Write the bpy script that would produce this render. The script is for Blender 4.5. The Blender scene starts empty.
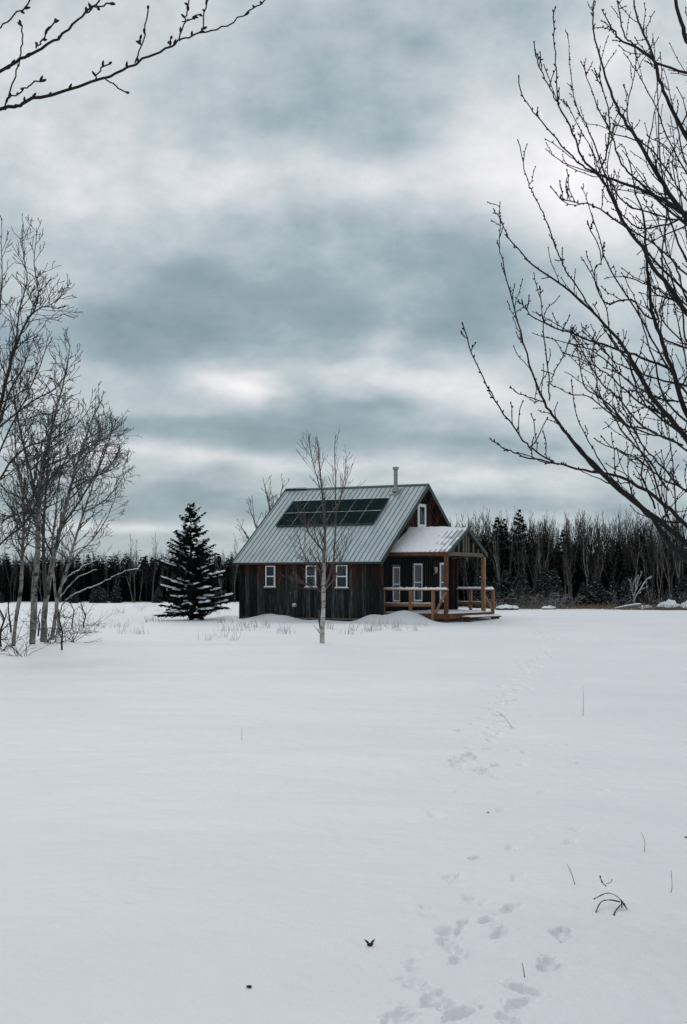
import bpy, math, random
import numpy as np
from math import sin, cos, pi, radians
from mathutils import Vector, Matrix

random.seed(7)
rng = np.random.default_rng(7)
sc = bpy.context.scene
COL = sc.collection
F = 1422.0; CX = 343.5; HY = 585.0; CZ = 1.70      # focal length in pixels, centre column, horizon row, eye height

# ------------------------------------------------------------------ noise
def _hash(ix, iy, s):
    n = (ix * 374761393 + iy * 668265263 + s * 974711) & 0x7fffffff
    n = ((n ^ (n >> 13)) * 1274126177) & 0x7fffffff
    return ((n ^ (n >> 16)) & 0xffff) / 65535.0 * 2 - 1
def vnoise(x, y, s=0):
    x = np.asarray(x, float); y = np.asarray(y, float)
    ix = np.floor(x).astype(np.int64); iy = np.floor(y).astype(np.int64)
    fx = x - ix; fy = y - iy
    fx = fx * fx * fx * (fx * (fx * 6 - 15) + 10); fy = fy * fy * fy * (fy * (fy * 6 - 15) + 10)
    a = _hash(ix, iy, s); b = _hash(ix + 1, iy, s); c = _hash(ix, iy + 1, s); d = _hash(ix + 1, iy + 1, s)
    return (a * (1 - fx) + b * fx) * (1 - fy) + (c * (1 - fx) + d * fx) * fy
def fbm(x, y, o=3, s=0):
    t = 0; a = 1.0
    for i in range(o):
        t = t + a * vnoise(x * 2 ** i, y * 2 ** i, s + i * 17); a *= .5
    return t

# ------------------------------------------------------------------ terrain height
TH = .52; PX, PY = 3.575, 60.0
UX, UY = cos(TH), -sin(TH); NX, NY = sin(TH), cos(TH)
def loc2w(a, b): return PX + UX * a + NX * b, PY + UY * a + NY * b
def sstep(a, b, x):
    t = np.clip((x - a) / (b - a), 0, 1); return t * t * (3 - 2 * t)
BUMPS = [  # local a, b, height, sigma a, sigma b : drifts round the cabin
    (-4.75, -4.45, .35, .8, .5), (-5.7, -4.6, .07, .8, .5), (-2.6, -4.6, .05, 1.0, .5), (-.35, -4.35, .30, .55, .5),
    (.25, -3.55, .36, .7, .55), (1.0, -3.5, .30, .75, .5), (1.6, -3.6, .12, .5, .4), (2.2, -4.4, .05, .8, .7), (-7.6, -3.8, .15, .7, .9),
    (1.0, 4.4, .12, 1.5, .8), (3.2, .8, .03, .6, .8)]
def ground(x, y):
    x = np.asarray(x, float); y = np.asarray(y, float)
    r = np.hypot(x, y)
    h = .22 * sstep(18, 52, y) - .45 * sstep(66, 120, r) - .32 * sstep(120, 195, r)
    h = h + .045 * fbm(x / 9 + 3, y / 6, 2, 1) * sstep(3, 12, r) + .012 * fbm(x / 1.4, y / 1.1, 2, 5) * (1 - .6 * sstep(30, 80, r))
    # long shallow wind crusts running across the field
    h = h + (.008 * fbm(x / .7, y / .5, 4, 41) + .0025 * fbm(x / .09, y / .09, 2, 47)) * (1 - sstep(14, 40, r))
    w = y * .96 - x * .27 + 1.1 * vnoise(x / 5, y / 5, 9)
    m = np.clip(vnoise(x / 4.5 + 7, y / 2.6, 31) + .12, 0, 1)
    q = (w / 2.3) % 1.0
    h = h + .050 * m * np.where(q < .86, q / .86, (1 - q) / .14) * sstep(7, 10, r) * (1 - .4 * sstep(40, 70, r))
    dx = x - PX; dy = y - PY; a = dx * UX + dy * UY; b = dx * NX + dy * NY
    for (a0, b0, hh, sa, sb) in BUMPS:
        h = h + hh * np.exp(-((a - a0) / sa) ** 2 - ((b - b0) / sb) ** 2)
    # little mound under the clump of trees
    h = h + .10 * np.exp(-((x + 8.0) / 2.2) ** 2 - ((y - 36) / 2.5) ** 2)
    return h
def gz(x, y): return float(ground(x, y))
def at(px, py, Y): return Vector(((px - CX) / F * Y, Y, CZ + (HY - py) / F * Y))
def on_ground(px, py):
    Y = 1.7 * F / max(py - HY, 6)
    for _ in range(12):
        X = (px - CX) / F * Y; Y = (CZ - gz(X, Y)) * F / (py - HY)
    X = (px - CX) / F * Y
    return Vector((X, Y, gz(X, Y)))

# footprints -------------------------------------------------------
PR = []
def fp(zx, zy, s=1.0, d=1.0, yaw=None):
    p = on_ground(340 + zx / 1.98, 640 + zy / 1.98)
    PR.append((p.x, p.y, random.uniform(-.5, .5) if yaw is None else yaw, .14 * s, .056 * s, .027 * d))
for q in [(235, 300, .9, .5), (322, 335, .9, .6), (190, 345, 1, .5), (266, 432, .6, 1.1), (342, 412, 1, .8), (228, 474, 1.2, .8), (352, 470, .9, .6),
          (470, 375, .9, .6), (457, 398, .9, .6), (262, 512, .9, .6), (342, 531, 1.1, .9), (290, 552, .8, 1.1), (216, 577, 1.0, 1.0), (218, 605, .9, 1.0),
          (242, 625, .9, .8), (318, 577, .8, .9), (168, 526, .7, .7), (180, 545, .7, .6), (435, 581, .9, 1.2), (411, 643, .95, 1.4), (364, 690, .9, 1.0),
          (352, 722, .9, .7), (152, 680, 1.0, .8), (185, 705, .9, .9), (210, 722, .8, .8), (236, 737, .95, 1.3), (112, 748, 1.2, 1.1), (340, 755, .9, .8),
          (400, 302, .8, .5), (244, 245, .8, .7), (525, 297, .6, .35), (150, 640, .8, .5), (285, 520, .7, .5), (245, 560, .6, .7)]:
    fp(*q)
trail = [(300, 268), (262, 235), (300, 200), (285, 175), (318, 150), (330, 122), (345, 100), (352, 80), (372, 62), (385, 44), (400, 25), (408, 8), (405, -10), (390, -22), (372, -30)]
for i in range(len(trail) - 1):
    (x0, y0), (x1, y1) = trail[i], trail[i + 1]
    for k in range(9):
        t = random.random()
        fp(x0 + (x1 - x0) * t + random.gauss(0, 24 - i * 1.1), y0 + (y1 - y0) * t + random.gauss(0, 3), random.uniform(.8, 1.15), random.uniform(.7, 1.3))
for k in range(14):
    fp(random.uniform(300, 480), random.uniform(120, 250), .6, .6)

def footprints(x, y, h):
    for (cx, cy, yaw, L, W, d) in PR:
        m = (np.abs(x - cx) < .5) & (np.abs(y - cy) < .6)
        if not m.any(): continue
        dx = x[m] - cx; dy = y[m] - cy
        lx = dx * cos(yaw) + dy * sin(yaw); ly = -dx * sin(yaw) + dy * cos(yaw)
        wob = 1 + .30 * vnoise(dx * 16 + cx * 31, dy * 16 + cy * 17, 3) + .20 * vnoise(dx * 48 + cx * 31, dy * 48 + cy * 17, 4)
        ww = W * (1 + .18 * np.sin(ly / L * 2.2))
        r = np.sqrt((lx / ww) ** 2 + (ly / L) ** 2) * wob
        pit = -1.4 * d * (1 - sstep(.35, 1.08, r)) * (1 + .35 * vnoise(dx * 34 + cx * 7, dy * 34, 6))
        rim = .10 * d * np.exp(-((r - 1.25) / .22) ** 2) * vnoise(dx * 40 + cx, dy * 40, 8)
        h[m] += pit + rim
    return h

# ------------------------------------------------------------------ mesh builder
class MB:
    def __init__(s): s.v = []; s.f = []; s.n = 0; s.chunks = []
    def raw(s, V, Fc):
        k = len(s.v); s.v.extend([tuple(p) for p in V]); s.f.extend([tuple(i + k for i in q) for q in Fc])
    def box(s, x0, x1, y0, y1, z0, z1, M=None):
        V = [Vector(p) for p in ((x0, y0, z0), (x1, y0, z0), (x1, y1, z0), (x0, y1, z0), (x0, y0, z1), (x1, y0, z1), (x1, y1, z1), (x0, y1, z1))]
        if M: V = [M @ p for p in V]
        s.raw(V, [(0, 3, 2, 1), (4, 5, 6, 7), (0, 1, 5, 4), (1, 2, 6, 5), (2, 3, 7, 6), (3, 0, 4, 7)])
    def bar(s, p, q, w, h, up=(0, 0, 1)):
        p = Vector(p); q = Vector(q); d = q - p; L = d.length; d.normalize(); up = Vector(up)
        x = d.cross(up)
        if x.length < 1e-4: x = d.cross(Vector((0, 1, 0)))
        x.normalize(); z = x.cross(d)
        M = Matrix((x, d, z)).transposed().to_4x4(); M.translation = p
        s.box(-w / 2, w / 2, 0, L, -h / 2, h / 2, M)
    def prism(s, poly, d):   # poly list of 3-D points, extruded by vector d
        n = len(poly); d = Vector(d); V = [Vector(p) for p in poly]; V += [p + d for p in V]
        s.raw(V, [tuple(range(n))[::-1], tuple(range(n, 2 * n))] + [(i, (i + 1) % n, n + (i + 1) % n, n + i) for i in range(n)])
    def tube(s, pts, rs, sides=5, cap=True):
        pts = [Vector(p) for p in pts]; n = len(pts)
        if n < 2: return
        k = len(s.v); d0 = (pts[1] - pts[0]).normalized()
        a = d0.orthogonal().normalized()
        for i in range(n):
            d = (pts[min(i + 1, n - 1)] - pts[max(i - 1, 0)])
            if d.length < 1e-9: d = d0
            d.normalize(); a = (a - d * a.dot(d))
            if a.length < 1e-6: a = d.orthogonal()
            a.normalize(); b = d.cross(a); r = rs[i]
            for j in range(sides):
                t = 2 * pi * j / sides; q = pts[i] + a * (cos(t) * r) + b * (sin(t) * r); s.v.append((q.x, q.y, q.z))
        for i in range(n - 1):
            for j in range(sides):
                j2 = (j + 1) % sides
                s.f.append((k + i * sides + j, k + i * sides + j2, k + (i + 1) * sides + j2, k + (i + 1) * sides + j))
        if cap:
            s.f.append(tuple(k + (n - 1) * sides + j for j in range(sides))); s.f.append(tuple(k + j for j in range(sides))[::-1])
    def blob(s, c, r, seg=8, rings=5, jit=.0):
        c = Vector(c); k = len(s.v)
        for i in range(rings + 1):
            t = pi * i / rings
            for j in range(seg):
                p = 2 * pi * j / seg; q = 1 + random.uniform(-jit, jit)
                s.v.append((c.x + r[0] * sin(t) * cos(p) * q, c.y + r[1] * sin(t) * sin(p) * q, c.z + r[2] * cos(t) * q))
        for i in range(rings):
            for j in range(seg):
                j2 = (j + 1) % seg
                s.f.append((k + i * seg + j, k + (i + 1) * seg + j, k + (i + 1) * seg + j2, k + i * seg + j2))
    def build(s, name, mat, parent=None, smooth=False, off=None):
        me = bpy.data.meshes.new(name)
        v = s.v
        if off is not None: v = [(p[0] + off[0], p[1] + off[1], p[2] + off[2]) for p in v]
        me.from_pydata(v, [], s.f); me.update()
        me.materials.append(mat)
        if smooth: me.polygons.foreach_set('use_smooth', [True] * len(me.polygons))
        o = bpy.data.objects.new(name, me); COL.objects.link(o)
        if parent: o.parent = parent
        return o
def tag(o, label=None, cat=None, group=None, kind=None):
    if label: o['label'] = label
    if cat: o['category'] = cat
    if group: o['group'] = group
    if kind: o['kind'] = kind
    return o
def empty(name, loc, rz=0):
    o = bpy.data.objects.new(name, None); o.location = loc; o.rotation_euler = (0, 0, rz); o.empty_display_size = .2
    COL.objects.link(o); return o
def copy_tree(o, parent=None):
    c = o.copy(); COL.objects.link(c)
    if parent: c.parent = parent
    for ch in list(o.children): copy_tree(ch, c)
    return c

# ------------------------------------------------------------------ materials
def mat(name):
    m = bpy.data.materials.new(name); m.use_nodes = True
    nt = m.node_tree; b = nt.nodes['Principled BSDF']; return m, nt, b
def N(nt, t, **k):
    n = nt.nodes.new(t)
    for a, v in k.items(): setattr(n, a, v)
    return n
def ramp(nt, fac, stops, interp='LINEAR'):
    r = N(nt, 'ShaderNodeValToRGB'); r.color_ramp.interpolation = interp
    e = r.color_ramp.elements
    while len(e) < len(stops): e.new(.5)
    for i, (p, c) in enumerate(stops): e[i].position = p; e[i].color = (*c, 1) if len(c) == 3 else c
    nt.links.new(fac, r.inputs[0]); return r.outputs[0]
def noise(nt, vec, scale, detail=3, rough=.5):
    n = N(nt, 'ShaderNodeTexNoise'); n.inputs['Scale'].default_value = scale; n.inputs['Detail'].default_value = detail
    n.inputs['Roughness'].default_value = rough
    if vec is not None: nt.links.new(vec, n.inputs['Vector'])
    return n.outputs['Fac']
def mapping(nt, vec, scale, loc=(0, 0, 0)):
    m = N(nt, 'ShaderNodeMapping'); m.inputs['Scale'].default_value = scale; m.inputs['Location'].default_value = loc
    nt.links.new(vec, m.inputs['Vector']); return m.outputs['Vector']
def coord(nt, k='Object'): return N(nt, 'ShaderNodeTexCoord').outputs[k]
def bump(nt, b, h, s=.3, d=.01):
    n = N(nt, 'ShaderNodeBump'); n.inputs['Strength'].default_value = s; n.inputs['Distance'].default_value = d
    nt.links.new(h, n.inputs['Height']); nt.links.new(n.outputs[0], b.inputs['Normal'])
def mixc(nt, f, a, c):
    m = N(nt, 'ShaderNodeMix', data_type='RGBA')
    for s, v in (('Factor', f), ('A', a), ('B', c)):
        i = [x for x in m.inputs if x.name == s and (x.type == ('VALUE' if s == 'Factor' else 'RGBA'))][0]
        if isinstance(v, (int, float)): i.default_value = v
        elif isinstance(v, tuple): i.default_value = (*v, 1)
        else: nt.links.new(v, i)
    return [x for x in m.outputs if x.type == 'RGBA'][0]
def math_(nt, op, a, b=None, c=None, clamp=False):
    m = N(nt, 'ShaderNodeMath', operation=op); m.use_clamp = clamp
    for i, v in enumerate((a, b, c)):
        if v is None: continue
        if isinstance(v, (int, float)): m.inputs[i].default_value = v
        else: nt.links.new(v, m.inputs[i])
    return m.outputs[0]
def up_mask(nt, lo, hi, nscale=8, amp=.35):   # settled snow: only where the surface faces up
    g = N(nt, 'ShaderNodeNewGeometry'); s = N(nt, 'ShaderNodeSeparateXYZ'); nt.links.new(g.outputs['True Normal'], s.inputs[0])
    n = noise(nt, coord(nt), nscale, 2)
    v = math_(nt, 'ADD', s.outputs['Z'], math_(nt, 'MULTIPLY', math_(nt, 'SUBTRACT', n, .5), amp * 2))
    mr = N(nt, 'ShaderNodeMapRange'); mr.inputs['From Min'].default_value = lo; mr.inputs['From Max'].default_value = hi
    nt.links.new(v, mr.inputs['Value']); return mr.outputs[0]

SNOW = (.80, .83, .87)
def mk_snow():
    m, nt, b = mat('snow'); co = coord(nt)
    big = noise(nt, co, .35, 4); c = ramp(nt, big, [(.3, (.775, .80, .835)), (.7, (.85, .872, .90))])
    nt.links.new(c, b.inputs['Base Color']); b.inputs['Roughness'].default_value = .55
    b.inputs['Specular IOR Level'].default_value = .45
    b.inputs['Sheen Weight'].default_value = .6; b.inputs['Sheen Roughness'].default_value = .35; b.inputs['Sheen Tint'].default_value = (1, .98, .99, 1)
    f1 = noise(nt, co, 60, 5, .75); f2 = noise(nt, co, 5.5, 4, .6)
    h = math_(nt, 'ADD', math_(nt, 'MULTIPLY', f1, .45), f2); bump(nt, b, h, .6, .02)
    return m
def mk_simple(name, c, rough=.7, spec=.4, metal=0, nz=None, amt=.25, bmp=None):
    m, nt, b = mat(name); b.inputs['Roughness'].default_value = rough; b.inputs['Specular IOR Level'].default_value = spec; b.inputs['Metallic'].default_value = metal
    if nz:
        co = coord(nt); v = mapping(nt, co, nz) if isinstance(nz, tuple) else co
        n = noise(nt, v, 1 if isinstance(nz, tuple) else nz, 5, .6)
        cc = ramp(nt, n, [(.25, tuple(x * (1 - amt) for x in c)), (.75, tuple(min(1, x * (1 + amt)) for x in c))])
        nt.links.new(cc, b.inputs['Base Color'])
        if bmp: bump(nt, b, n, bmp, .01)
        if 'needles' in name:
            df = N(nt, 'ShaderNodeBsdfDiffuse'); nt.links.new(cc, df.inputs[0]); nt.links.new(df.outputs[0], nt.nodes['Material Output'].inputs[0])
    else: b.inputs['Base Color'].default_value = (*c, 1)
    return m
def mk_boards(name='weathered_boards'):
    m, nt, b = mat(name); co = coord(nt)
    sp = N(nt, 'ShaderNodeSeparateXYZ'); nt.links.new(co, sp.inputs[0])
    s = math_(nt, 'ADD', sp.outputs['X'], sp.outputs['Y'])
    fl = math_(nt, 'FLOOR', math_(nt, 'MULTIPLY', s, 5.0))
    wn = N(nt, 'ShaderNodeTexWhiteNoise', noise_dimensions='1D'); nt.links.new(fl, wn.inputs['W'])
    cmb = N(nt, 'ShaderNodeCombineXYZ'); nt.links.new(math_(nt, 'MULTIPLY', s, 26), cmb.inputs[0]); nt.links.new(math_(nt, 'MULTIPLY', sp.outputs['Z'], 1.6), cmb.inputs[1])
    nt.links.new(math_(nt, 'MULTIPLY', wn.outputs['Value'], 40), cmb.inputs[2])
    grain = noise(nt, cmb.outputs[0], 1, 5, .65)
    grey = ramp(nt, grain, [(.3, (.004, .0048, .005)), (.5, (.014, .0155, .015)), (.72, (.075, .080, .076))])
    red = ramp(nt, grain, [(.3, (.007, .003, .002)), (.5, (.030, .012, .008)), (.75, (.085, .040, .026))])
    # unbleached red wood where the eaves keep the weather off, uneven from board to board
    c2 = N(nt, 'ShaderNodeCombineXYZ'); nt.links.new(math_(nt, 'MULTIPLY', s, 1.6), c2.inputs[0]); nt.links.new(math_(nt, 'MULTIPLY', sp.outputs['Z'], .8), c2.inputs[1])
    bign = noise(nt, c2.outputs[0], 1, 3)
    mr = N(nt, 'ShaderNodeMapRange'); mr.inputs['From Min'].default_value = 1.35; mr.inputs['From Max'].default_value = 2.3
    nt.links.new(math_(nt, 'ADD', math_(nt, 'ADD', sp.outputs['Z'], math_(nt, 'MULTIPLY', math_(nt, 'SUBTRACT', wn.outputs['Value'], .5), .9)),
                       math_(nt, 'MULTIPLY', math_(nt, 'SUBTRACT', bign, .5), 3.4)), mr.inputs['Value'])
    c = mixc(nt, mr.outputs[0], grey, red)
    tone = math_(nt, 'ADD', math_(nt, 'MULTIPLY', math_(nt, 'POWER', wn.outputs['Value'], 2.0), 1.9), .35)
    mul = N(nt, 'ShaderNodeVectorMath', operation='SCALE'); nt.links.new(c, mul.inputs[0]); nt.links.new(tone, mul.inputs['Scale'])
    nt.links.new(mul.outputs[0], b.inputs['Base Color']); b.inputs['Roughness'].default_value = .85; b.inputs['Specular IOR Level'].default_value = .2
    bump(nt, b, grain, .5, .01); return m
def mk_bark(name, lo, hi, bands=0, dark=(.03, .028, .026), snowy=0, zs=6, up=None, top=None):
    m, nt, b = mat(name); co = coord(nt)
    n = noise(nt, mapping(nt, co, (zs * 2, zs * 2, zs)), 1, 4, .6); c = ramp(nt, n, [(.3, lo), (.7, hi)])
    if bands:
        n2 = noise(nt, mapping(nt, co, (2.2, 2.2, bands)), 1, 3, .7); k = ramp(nt, n2, [(.0, (0, 0, 0)), (.53, (0, 0, 0)), (.61, (1, 1, 1)), (1, (1, 1, 1))])
        c = mixc(nt, k, c, dark)
    if top:
        sp = N(nt, 'ShaderNodeSeparateXYZ'); nt.links.new(co, sp.inputs[0])
        mr = N(nt, 'ShaderNodeMapRange'); mr.inputs['From Min'].default_value = top[0]; mr.inputs['From Max'].default_value = top[1]
        nt.links.new(math_(nt, 'ADD', sp.outputs['Z'], math_(nt, 'MULTIPLY', n, .8)), mr.inputs['Value']); c = mixc(nt, mr.outputs[0], c, top[2])
    if up: c = mixc(nt, up_mask(nt, up[0], up[1], 5, .35), c, SNOW)
    nt.links.new(c, b.inputs['Base Color']); b.inputs['Roughness'].default_value = .85; b.inputs['Specular IOR Level'].default_value = .2
    return m
M = {}
M['snow'] = mk_snow()
M['boards'] = mk_boards()
M['black_boards'] = mk_simple('near_black_boards', (.007, .0075, .008), .8, .15, nz=(9, 9, .8), amt=.6, bmp=.4)
M['timber'] = mk_simple('brown_timber', (.25, .135, .072), .75, .3, nz=(14, 14, 3), amt=.45, bmp=.3)
M['timber_red'] = mk_simple('red_brown_timber', (.105, .042, .022), .75, .3, nz=(14, 14, 3), amt=.45, bmp=.3)
M['timber_grey'] = mk_simple('grey_timber', (.115, .10, .082), .8, .3, nz=(14, 14, 3), amt=.45, bmp=.3)
M['trim'] = mk_simple('green_metal_trim', (.018, .040, .040), .5, .3, nz=3., amt=.25)
M['white'] = mk_simple('white_painted_frame', (.72, .72, .70), .6, .4, nz=9., amt=.08)
M['glass'] = mk_simple('dark_window_glass', (.012, .024, .030), .1, .25)
M['steel'] = mk_simple('galvanised_steel', (.27, .28, .275), .5, .5, .4, nz=7., amt=.25)
M['dark_bark'] = mk_bark('dark_twig_bark', (.018, .016, .015), (.045, .04, .037))
M['near_bark'] = mk_bark('near_branch_bark', (.006, .006, .0065), (.024, .022, .021), zs=25)
M['grey_bark'] = mk_bark('grey_aspen_bark', (.05, .048, .042), (.32, .30, .27), bands=7, zs=6, top=(6.0, 9.0, (.035, .032, .03)))
M['birch_bark'] = mk_bark('white_birch_bark', (.28, .25, .22), (.62, .58, .52), bands=9, zs=7, top=(1.9, 3.0, (.09, .075, .072)))
M['birch_twig'] = mk_bark('brown_birch_twigs', (.055, .042, .042), (.13, .10, .098))
M['grey_twig'] = mk_bark('grey_aspen_twigs', (.028, .027, .026), (.085, .08, .076), up=(.6, 1.1))
M['snowy_twigs'] = mk_bark('snow_flecked_twigs', (.05, .045, .042), (.12, .11, .10), up=(.55, 1.05))
M['snowy_bark'] = mk_bark('snow_topped_bark', (.05, .05, .048), (.14, .135, .125), up=(.25, .55))
M['wood_pale'] = mk_bark('far_pale_bark', (.11, .10, .09), (.27, .25, .225), bands=2, zs=2)
M['wood_grey'] = mk_bark('far_grey_bark', (.05, .048, .046), (.10, .095, .09), zs=2)
M['far_dark'] = mk_bark('far_dark_bark', (.020, .018, .016), (.052, .046, .040), zs=1)
M['needles'] = mk_simple('spruce_needles', (.011, .018, .015), .9, .05, nz=3., amt=.5)
M['far_needles'] = mk_simple('far_spruce_needles', (.010, .015, .015), .9, .05, nz=1.2, amt=.5)
def mk_frosted(name, c, lo=.55, hi=.95):
    m, nt, b = mat(name); k = up_mask(nt, lo, hi, 2.5, .5)
    n = noise(nt, coord(nt), 3); cc = ramp(nt, n, [(.3, tuple(x * .6 for x in c)), (.7, tuple(x * 1.4 for x in c))])
    nt.links.new(mixc(nt, k, cc, SNOW), b.inputs['Base Color']); b.inputs['Roughness'].default_value = .9; return m
M['frosted_needles'] = mk_frosted('snow_dusted_needles', (.016, .024, .022), .75, 1.2)
M['grass'] = mk_simple('dry_grass', (.17, .125, .08), .9, .1, nz=2., amt=.4)
M['straw'] = mk_simple('pale_straw', (.36, .26, .16), .9, .1, nz=20., amt=.3)
M['leaf'] = mk_simple('dead_leaf', (.05, .032, .025), .8, .2, nz=20., amt=.4)
def mk_roof():
    m, nt, b = mat('ribbed_metal_roofing'); co = coord(nt)
    n = noise(nt, mapping(nt, co, (3, .8, .8)), 1, 5, .65); n2 = noise(nt, mapping(nt, co, (10, 1.2, 1.2)), 1, 4, .7)
    c = ramp(nt, math_(nt, 'ADD', math_(nt, 'MULTIPLY', n, .5), math_(nt, 'MULTIPLY', n2, .5)), [(.3, (.27, .345, .37)), (.5, (.39, .47, .495)), (.7, (.56, .62, .64))])
    nt.links.new(c, b.inputs['Base Color']); b.inputs['Roughness'].default_value = .55; b.inputs['Metallic'].default_value = .1; b.inputs['Specular IOR Level'].default_value = .35
    return m
M['roof'] = mk_roof()
M['rib'] = mk_simple('roof_rib_metal', (.12, .175, .185), .5, .4, .1, nz=2., amt=.3)
M['solar'] = mk_simple('solar_cell_face', (.013, .024, .026), .75, .0, nz=2.5, amt=.4)

# ------------------------------------------------------------------ snow field (one sheet to the horizon)
def make_ground():
    A = np.concatenate([np.arange(-180, -26, 4.), np.arange(-26, -15, .35), np.arange(-15, 15.01, .042), np.arange(15.35, 26, .35), np.arange(26, 180, 4.)])
    A = np.unique(np.round(A, 4)); A = A[(A > -180) | (A < -179.9)]
    py = np.concatenate([np.arange(520, 210, -.8), np.arange(210, 50, -.36), np.arange(50, 16, -.6)])
    R = np.concatenate([[.5, 1, 1.6, 2.3, 3.0, 3.7, 4.2], 1.75 * F / py, [165, 180, 195, 215, 250, 300, 400, 600, 1000, 1800, 3000]])
    R = R[np.concatenate([[True], np.diff(R) > 1e-4])]
    aa, rr = np.meshgrid(np.radians(A), R)
    x = rr * np.sin(aa); y = rr * np.cos(aa)
    h = ground(x, y); h = footprints(x, y, h)
    nR, nA = x.shape
    V = np.concatenate([np.stack([x.ravel(), y.ravel(), h.ravel()], 1), [[0, 0, gz(0, 0)]]])
    i = np.arange(nR - 1)[:, None] * nA; j = np.arange(nA)[None, :]; j2 = (j + 1) % nA
    q = np.stack([i + j, i + nA + j, i + nA + j2, i + j2], -1).reshape(-1, 4)
    c = nR * nA; t = np.stack([np.full(nA, c), np.arange(nA), (np.arange(nA) + 1) % nA], -1)
    me = bpy.data.meshes.new('snow_field')
    me.vertices.add(len(V)); me.vertices.foreach_set('co', V.ravel())
    nl = q.size + t.size; me.loops.add(nl)
    me.loops.foreach_set('vertex_index', np.concatenate([q.ravel()[:, ], t.ravel()]).astype(np.int32))
    me.polygons.add(len(q) + len(t))
    me.polygons.foreach_set('loop_start', np.concatenate([np.arange(len(q)) * 4, q.size + np.arange(len(t)) * 3]).astype(np.int32))
    me.polygons.foreach_set('use_smooth', np.ones(len(q) + len(t), bool))
    me.update(calc_edges=True); me.validate()
    me.flip_normals() if me.polygons[0].normal.z < 0 else None
    me.materials.append(M['snow'])
    o = bpy.data.objects.new('snow_field', me); COL.objects.link(o); o['kind'] = 'structure'
make_ground()

# ------------------------------------------------------------------ cabin
GZ = .28
cab = empty('cabin', (PX, PY, GZ), -TH)
tag(cab, 'small dark board cabin with pale metal roof, solar panels and open porch', 'cabin')
OFF = (0, 0, -GZ)
YL, YR = -4.0, 3.8; XL, XR = -6.82, -.03
ZR, ZE, HW, RL = 5.94, 2.665, 4.195, 7.08
K = (ZR - ZE) / HW
HWS = {-1: HW, 1: 3.9}; GA_LOW, GA_UP = -.65, -.42
def rz_(b): return ZR - K * abs(b)
def wall_long(y, out, zt, XR=XR):
    m = MB(); x = XL; i = 0
    m.box(XL, XR, min(y, y - out * .06), max(y, y - out * .06), .0, zt)
    while x < XR - .02:
        w = min(.2, XR - x); t = random.uniform(.008, .022); z0 = GZ - .2
        m.box(x + .004, x + w - .004, min(y + out * .001, y + out * t), max(y + out * .001, y + out * t), z0, zt - .004)
        if i % 1 == 0 and w > .15: m.box(x - .02, x + .02, min(y + out * .002, y + out * (.03)), max(y + out * .002, y + out * .03), z0, zt - .006)
        x += .2; i += 1
    return m
wall_long(YL, -1, rz_(YL) - .10).build('wall', M['boards'], cab, off=OFF)
wall_long(YR, 1, rz_(YR) - .10, GA_UP - .03).build('wall', M['boards'], cab, off=OFF)
def wall_gable(x, out, mt, z0, z1=None, name='wall'):
    m = MB(); y = YL + (.002); 
    while y < YR - .01:
        w = min(.2, YR - y); t = random.uniform(.004, .014)
        def zt(b):
            z = rz_(b) - .10
            return z if z1 is None else min(z, z1)
        if min(zt(y), zt(y + w)) < z0 + .03: y += .2; continue
        ys = [y, y + w]
        if y < 0 < y + w: ys = [y, 0, y + w]
        poly = [(x, y, z0), (x, y + w, z0)] + [(x, b, zt(b)) for b in reversed(ys)]
        m.prism([(p[0], p[1] + (.003 if p[1] == y else (-.003 if p[1] == y + w else 0)), p[2]) for p in poly], (out * (.02 + t), 0, 0))
        m.box(min(x, x + out * .05), max(x, x + out * .05), y - .02, y + .02, z0, zt(y) - .03)
        y += .2
    return m.build(name, mt, cab, off=OFF)
wall_gable(XL, -1, M['boards'], 0)
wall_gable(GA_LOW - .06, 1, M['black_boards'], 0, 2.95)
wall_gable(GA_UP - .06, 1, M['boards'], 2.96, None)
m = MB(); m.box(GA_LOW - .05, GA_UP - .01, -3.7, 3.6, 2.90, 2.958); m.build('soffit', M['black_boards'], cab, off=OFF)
# corner boards and bottom trim
for (xa, xb, ya, yb, zz_) in ((XL - .05, XL + .07, YL - .05, YL + .03, rz_(YL) - .11), (XR - .09, XR + .03, YL - .05, YL + .03, rz_(YL) - .11), (GA_UP - .12, GA_UP + .0, YR - .03, YR + .05, rz_(YR) - .11)):
    m = MB(); m.box(xa, xb, ya, yb, .05, zz_); m.build('corner_board', M['boards'], cab, off=OFF)
m = MB(); m.box(XL + .08, XR - .1, YL - .045, YL - .031, .30, .36); m.build('base_trim', M['timber_grey'], cab, off=OFF)

def slope(m, x0, x1, b0, b1, z0, z1, t, ox=0):   # sheet from (b0,z0) to (b1,z1)
    m.prism([(x0, b0, z0), (x1, b0, z0), (x1, b1, z1), (x0, b1, z1)], (0, 0, -t))
for s in (-1, 1):
    m = MB(); slope(m, -RL, 0, 0, s * HWS[s], ZR, rz_(HWS[s]), .05)
    rf = m.build('roof', M['roof'], cab, off=OFF)
    m = MB(); x = -RL + .10
    while x < -.06:
        L = .0
        m.prism([(x - .020, s * .02, ZR + .001 - K * .02), (x - .010, s * .02, ZR + .026 - K * .02), (x + .010, s * .02, ZR + .026 - K * .02), (x + .020, s * .02, ZR + .001 - K * .02)],
                (0, s * (HWS[s] - .03), -K * (HWS[s] - .03)))
        x += .229
    m.build('roof_rib', M['rib'], rf)
    bpy.context.view_layer.update()
    rf.children[0].data.transform(Matrix.Translation((0, 0, -GZ)))
m = MB()
for s in (-1, 1): slope(m, -RL - .02, .03, 0, s * .09, ZR + .045, ZR + .045 - K * .09, .02)
m.build('ridge_cap', M['trim'], cab, off=OFF)
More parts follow.
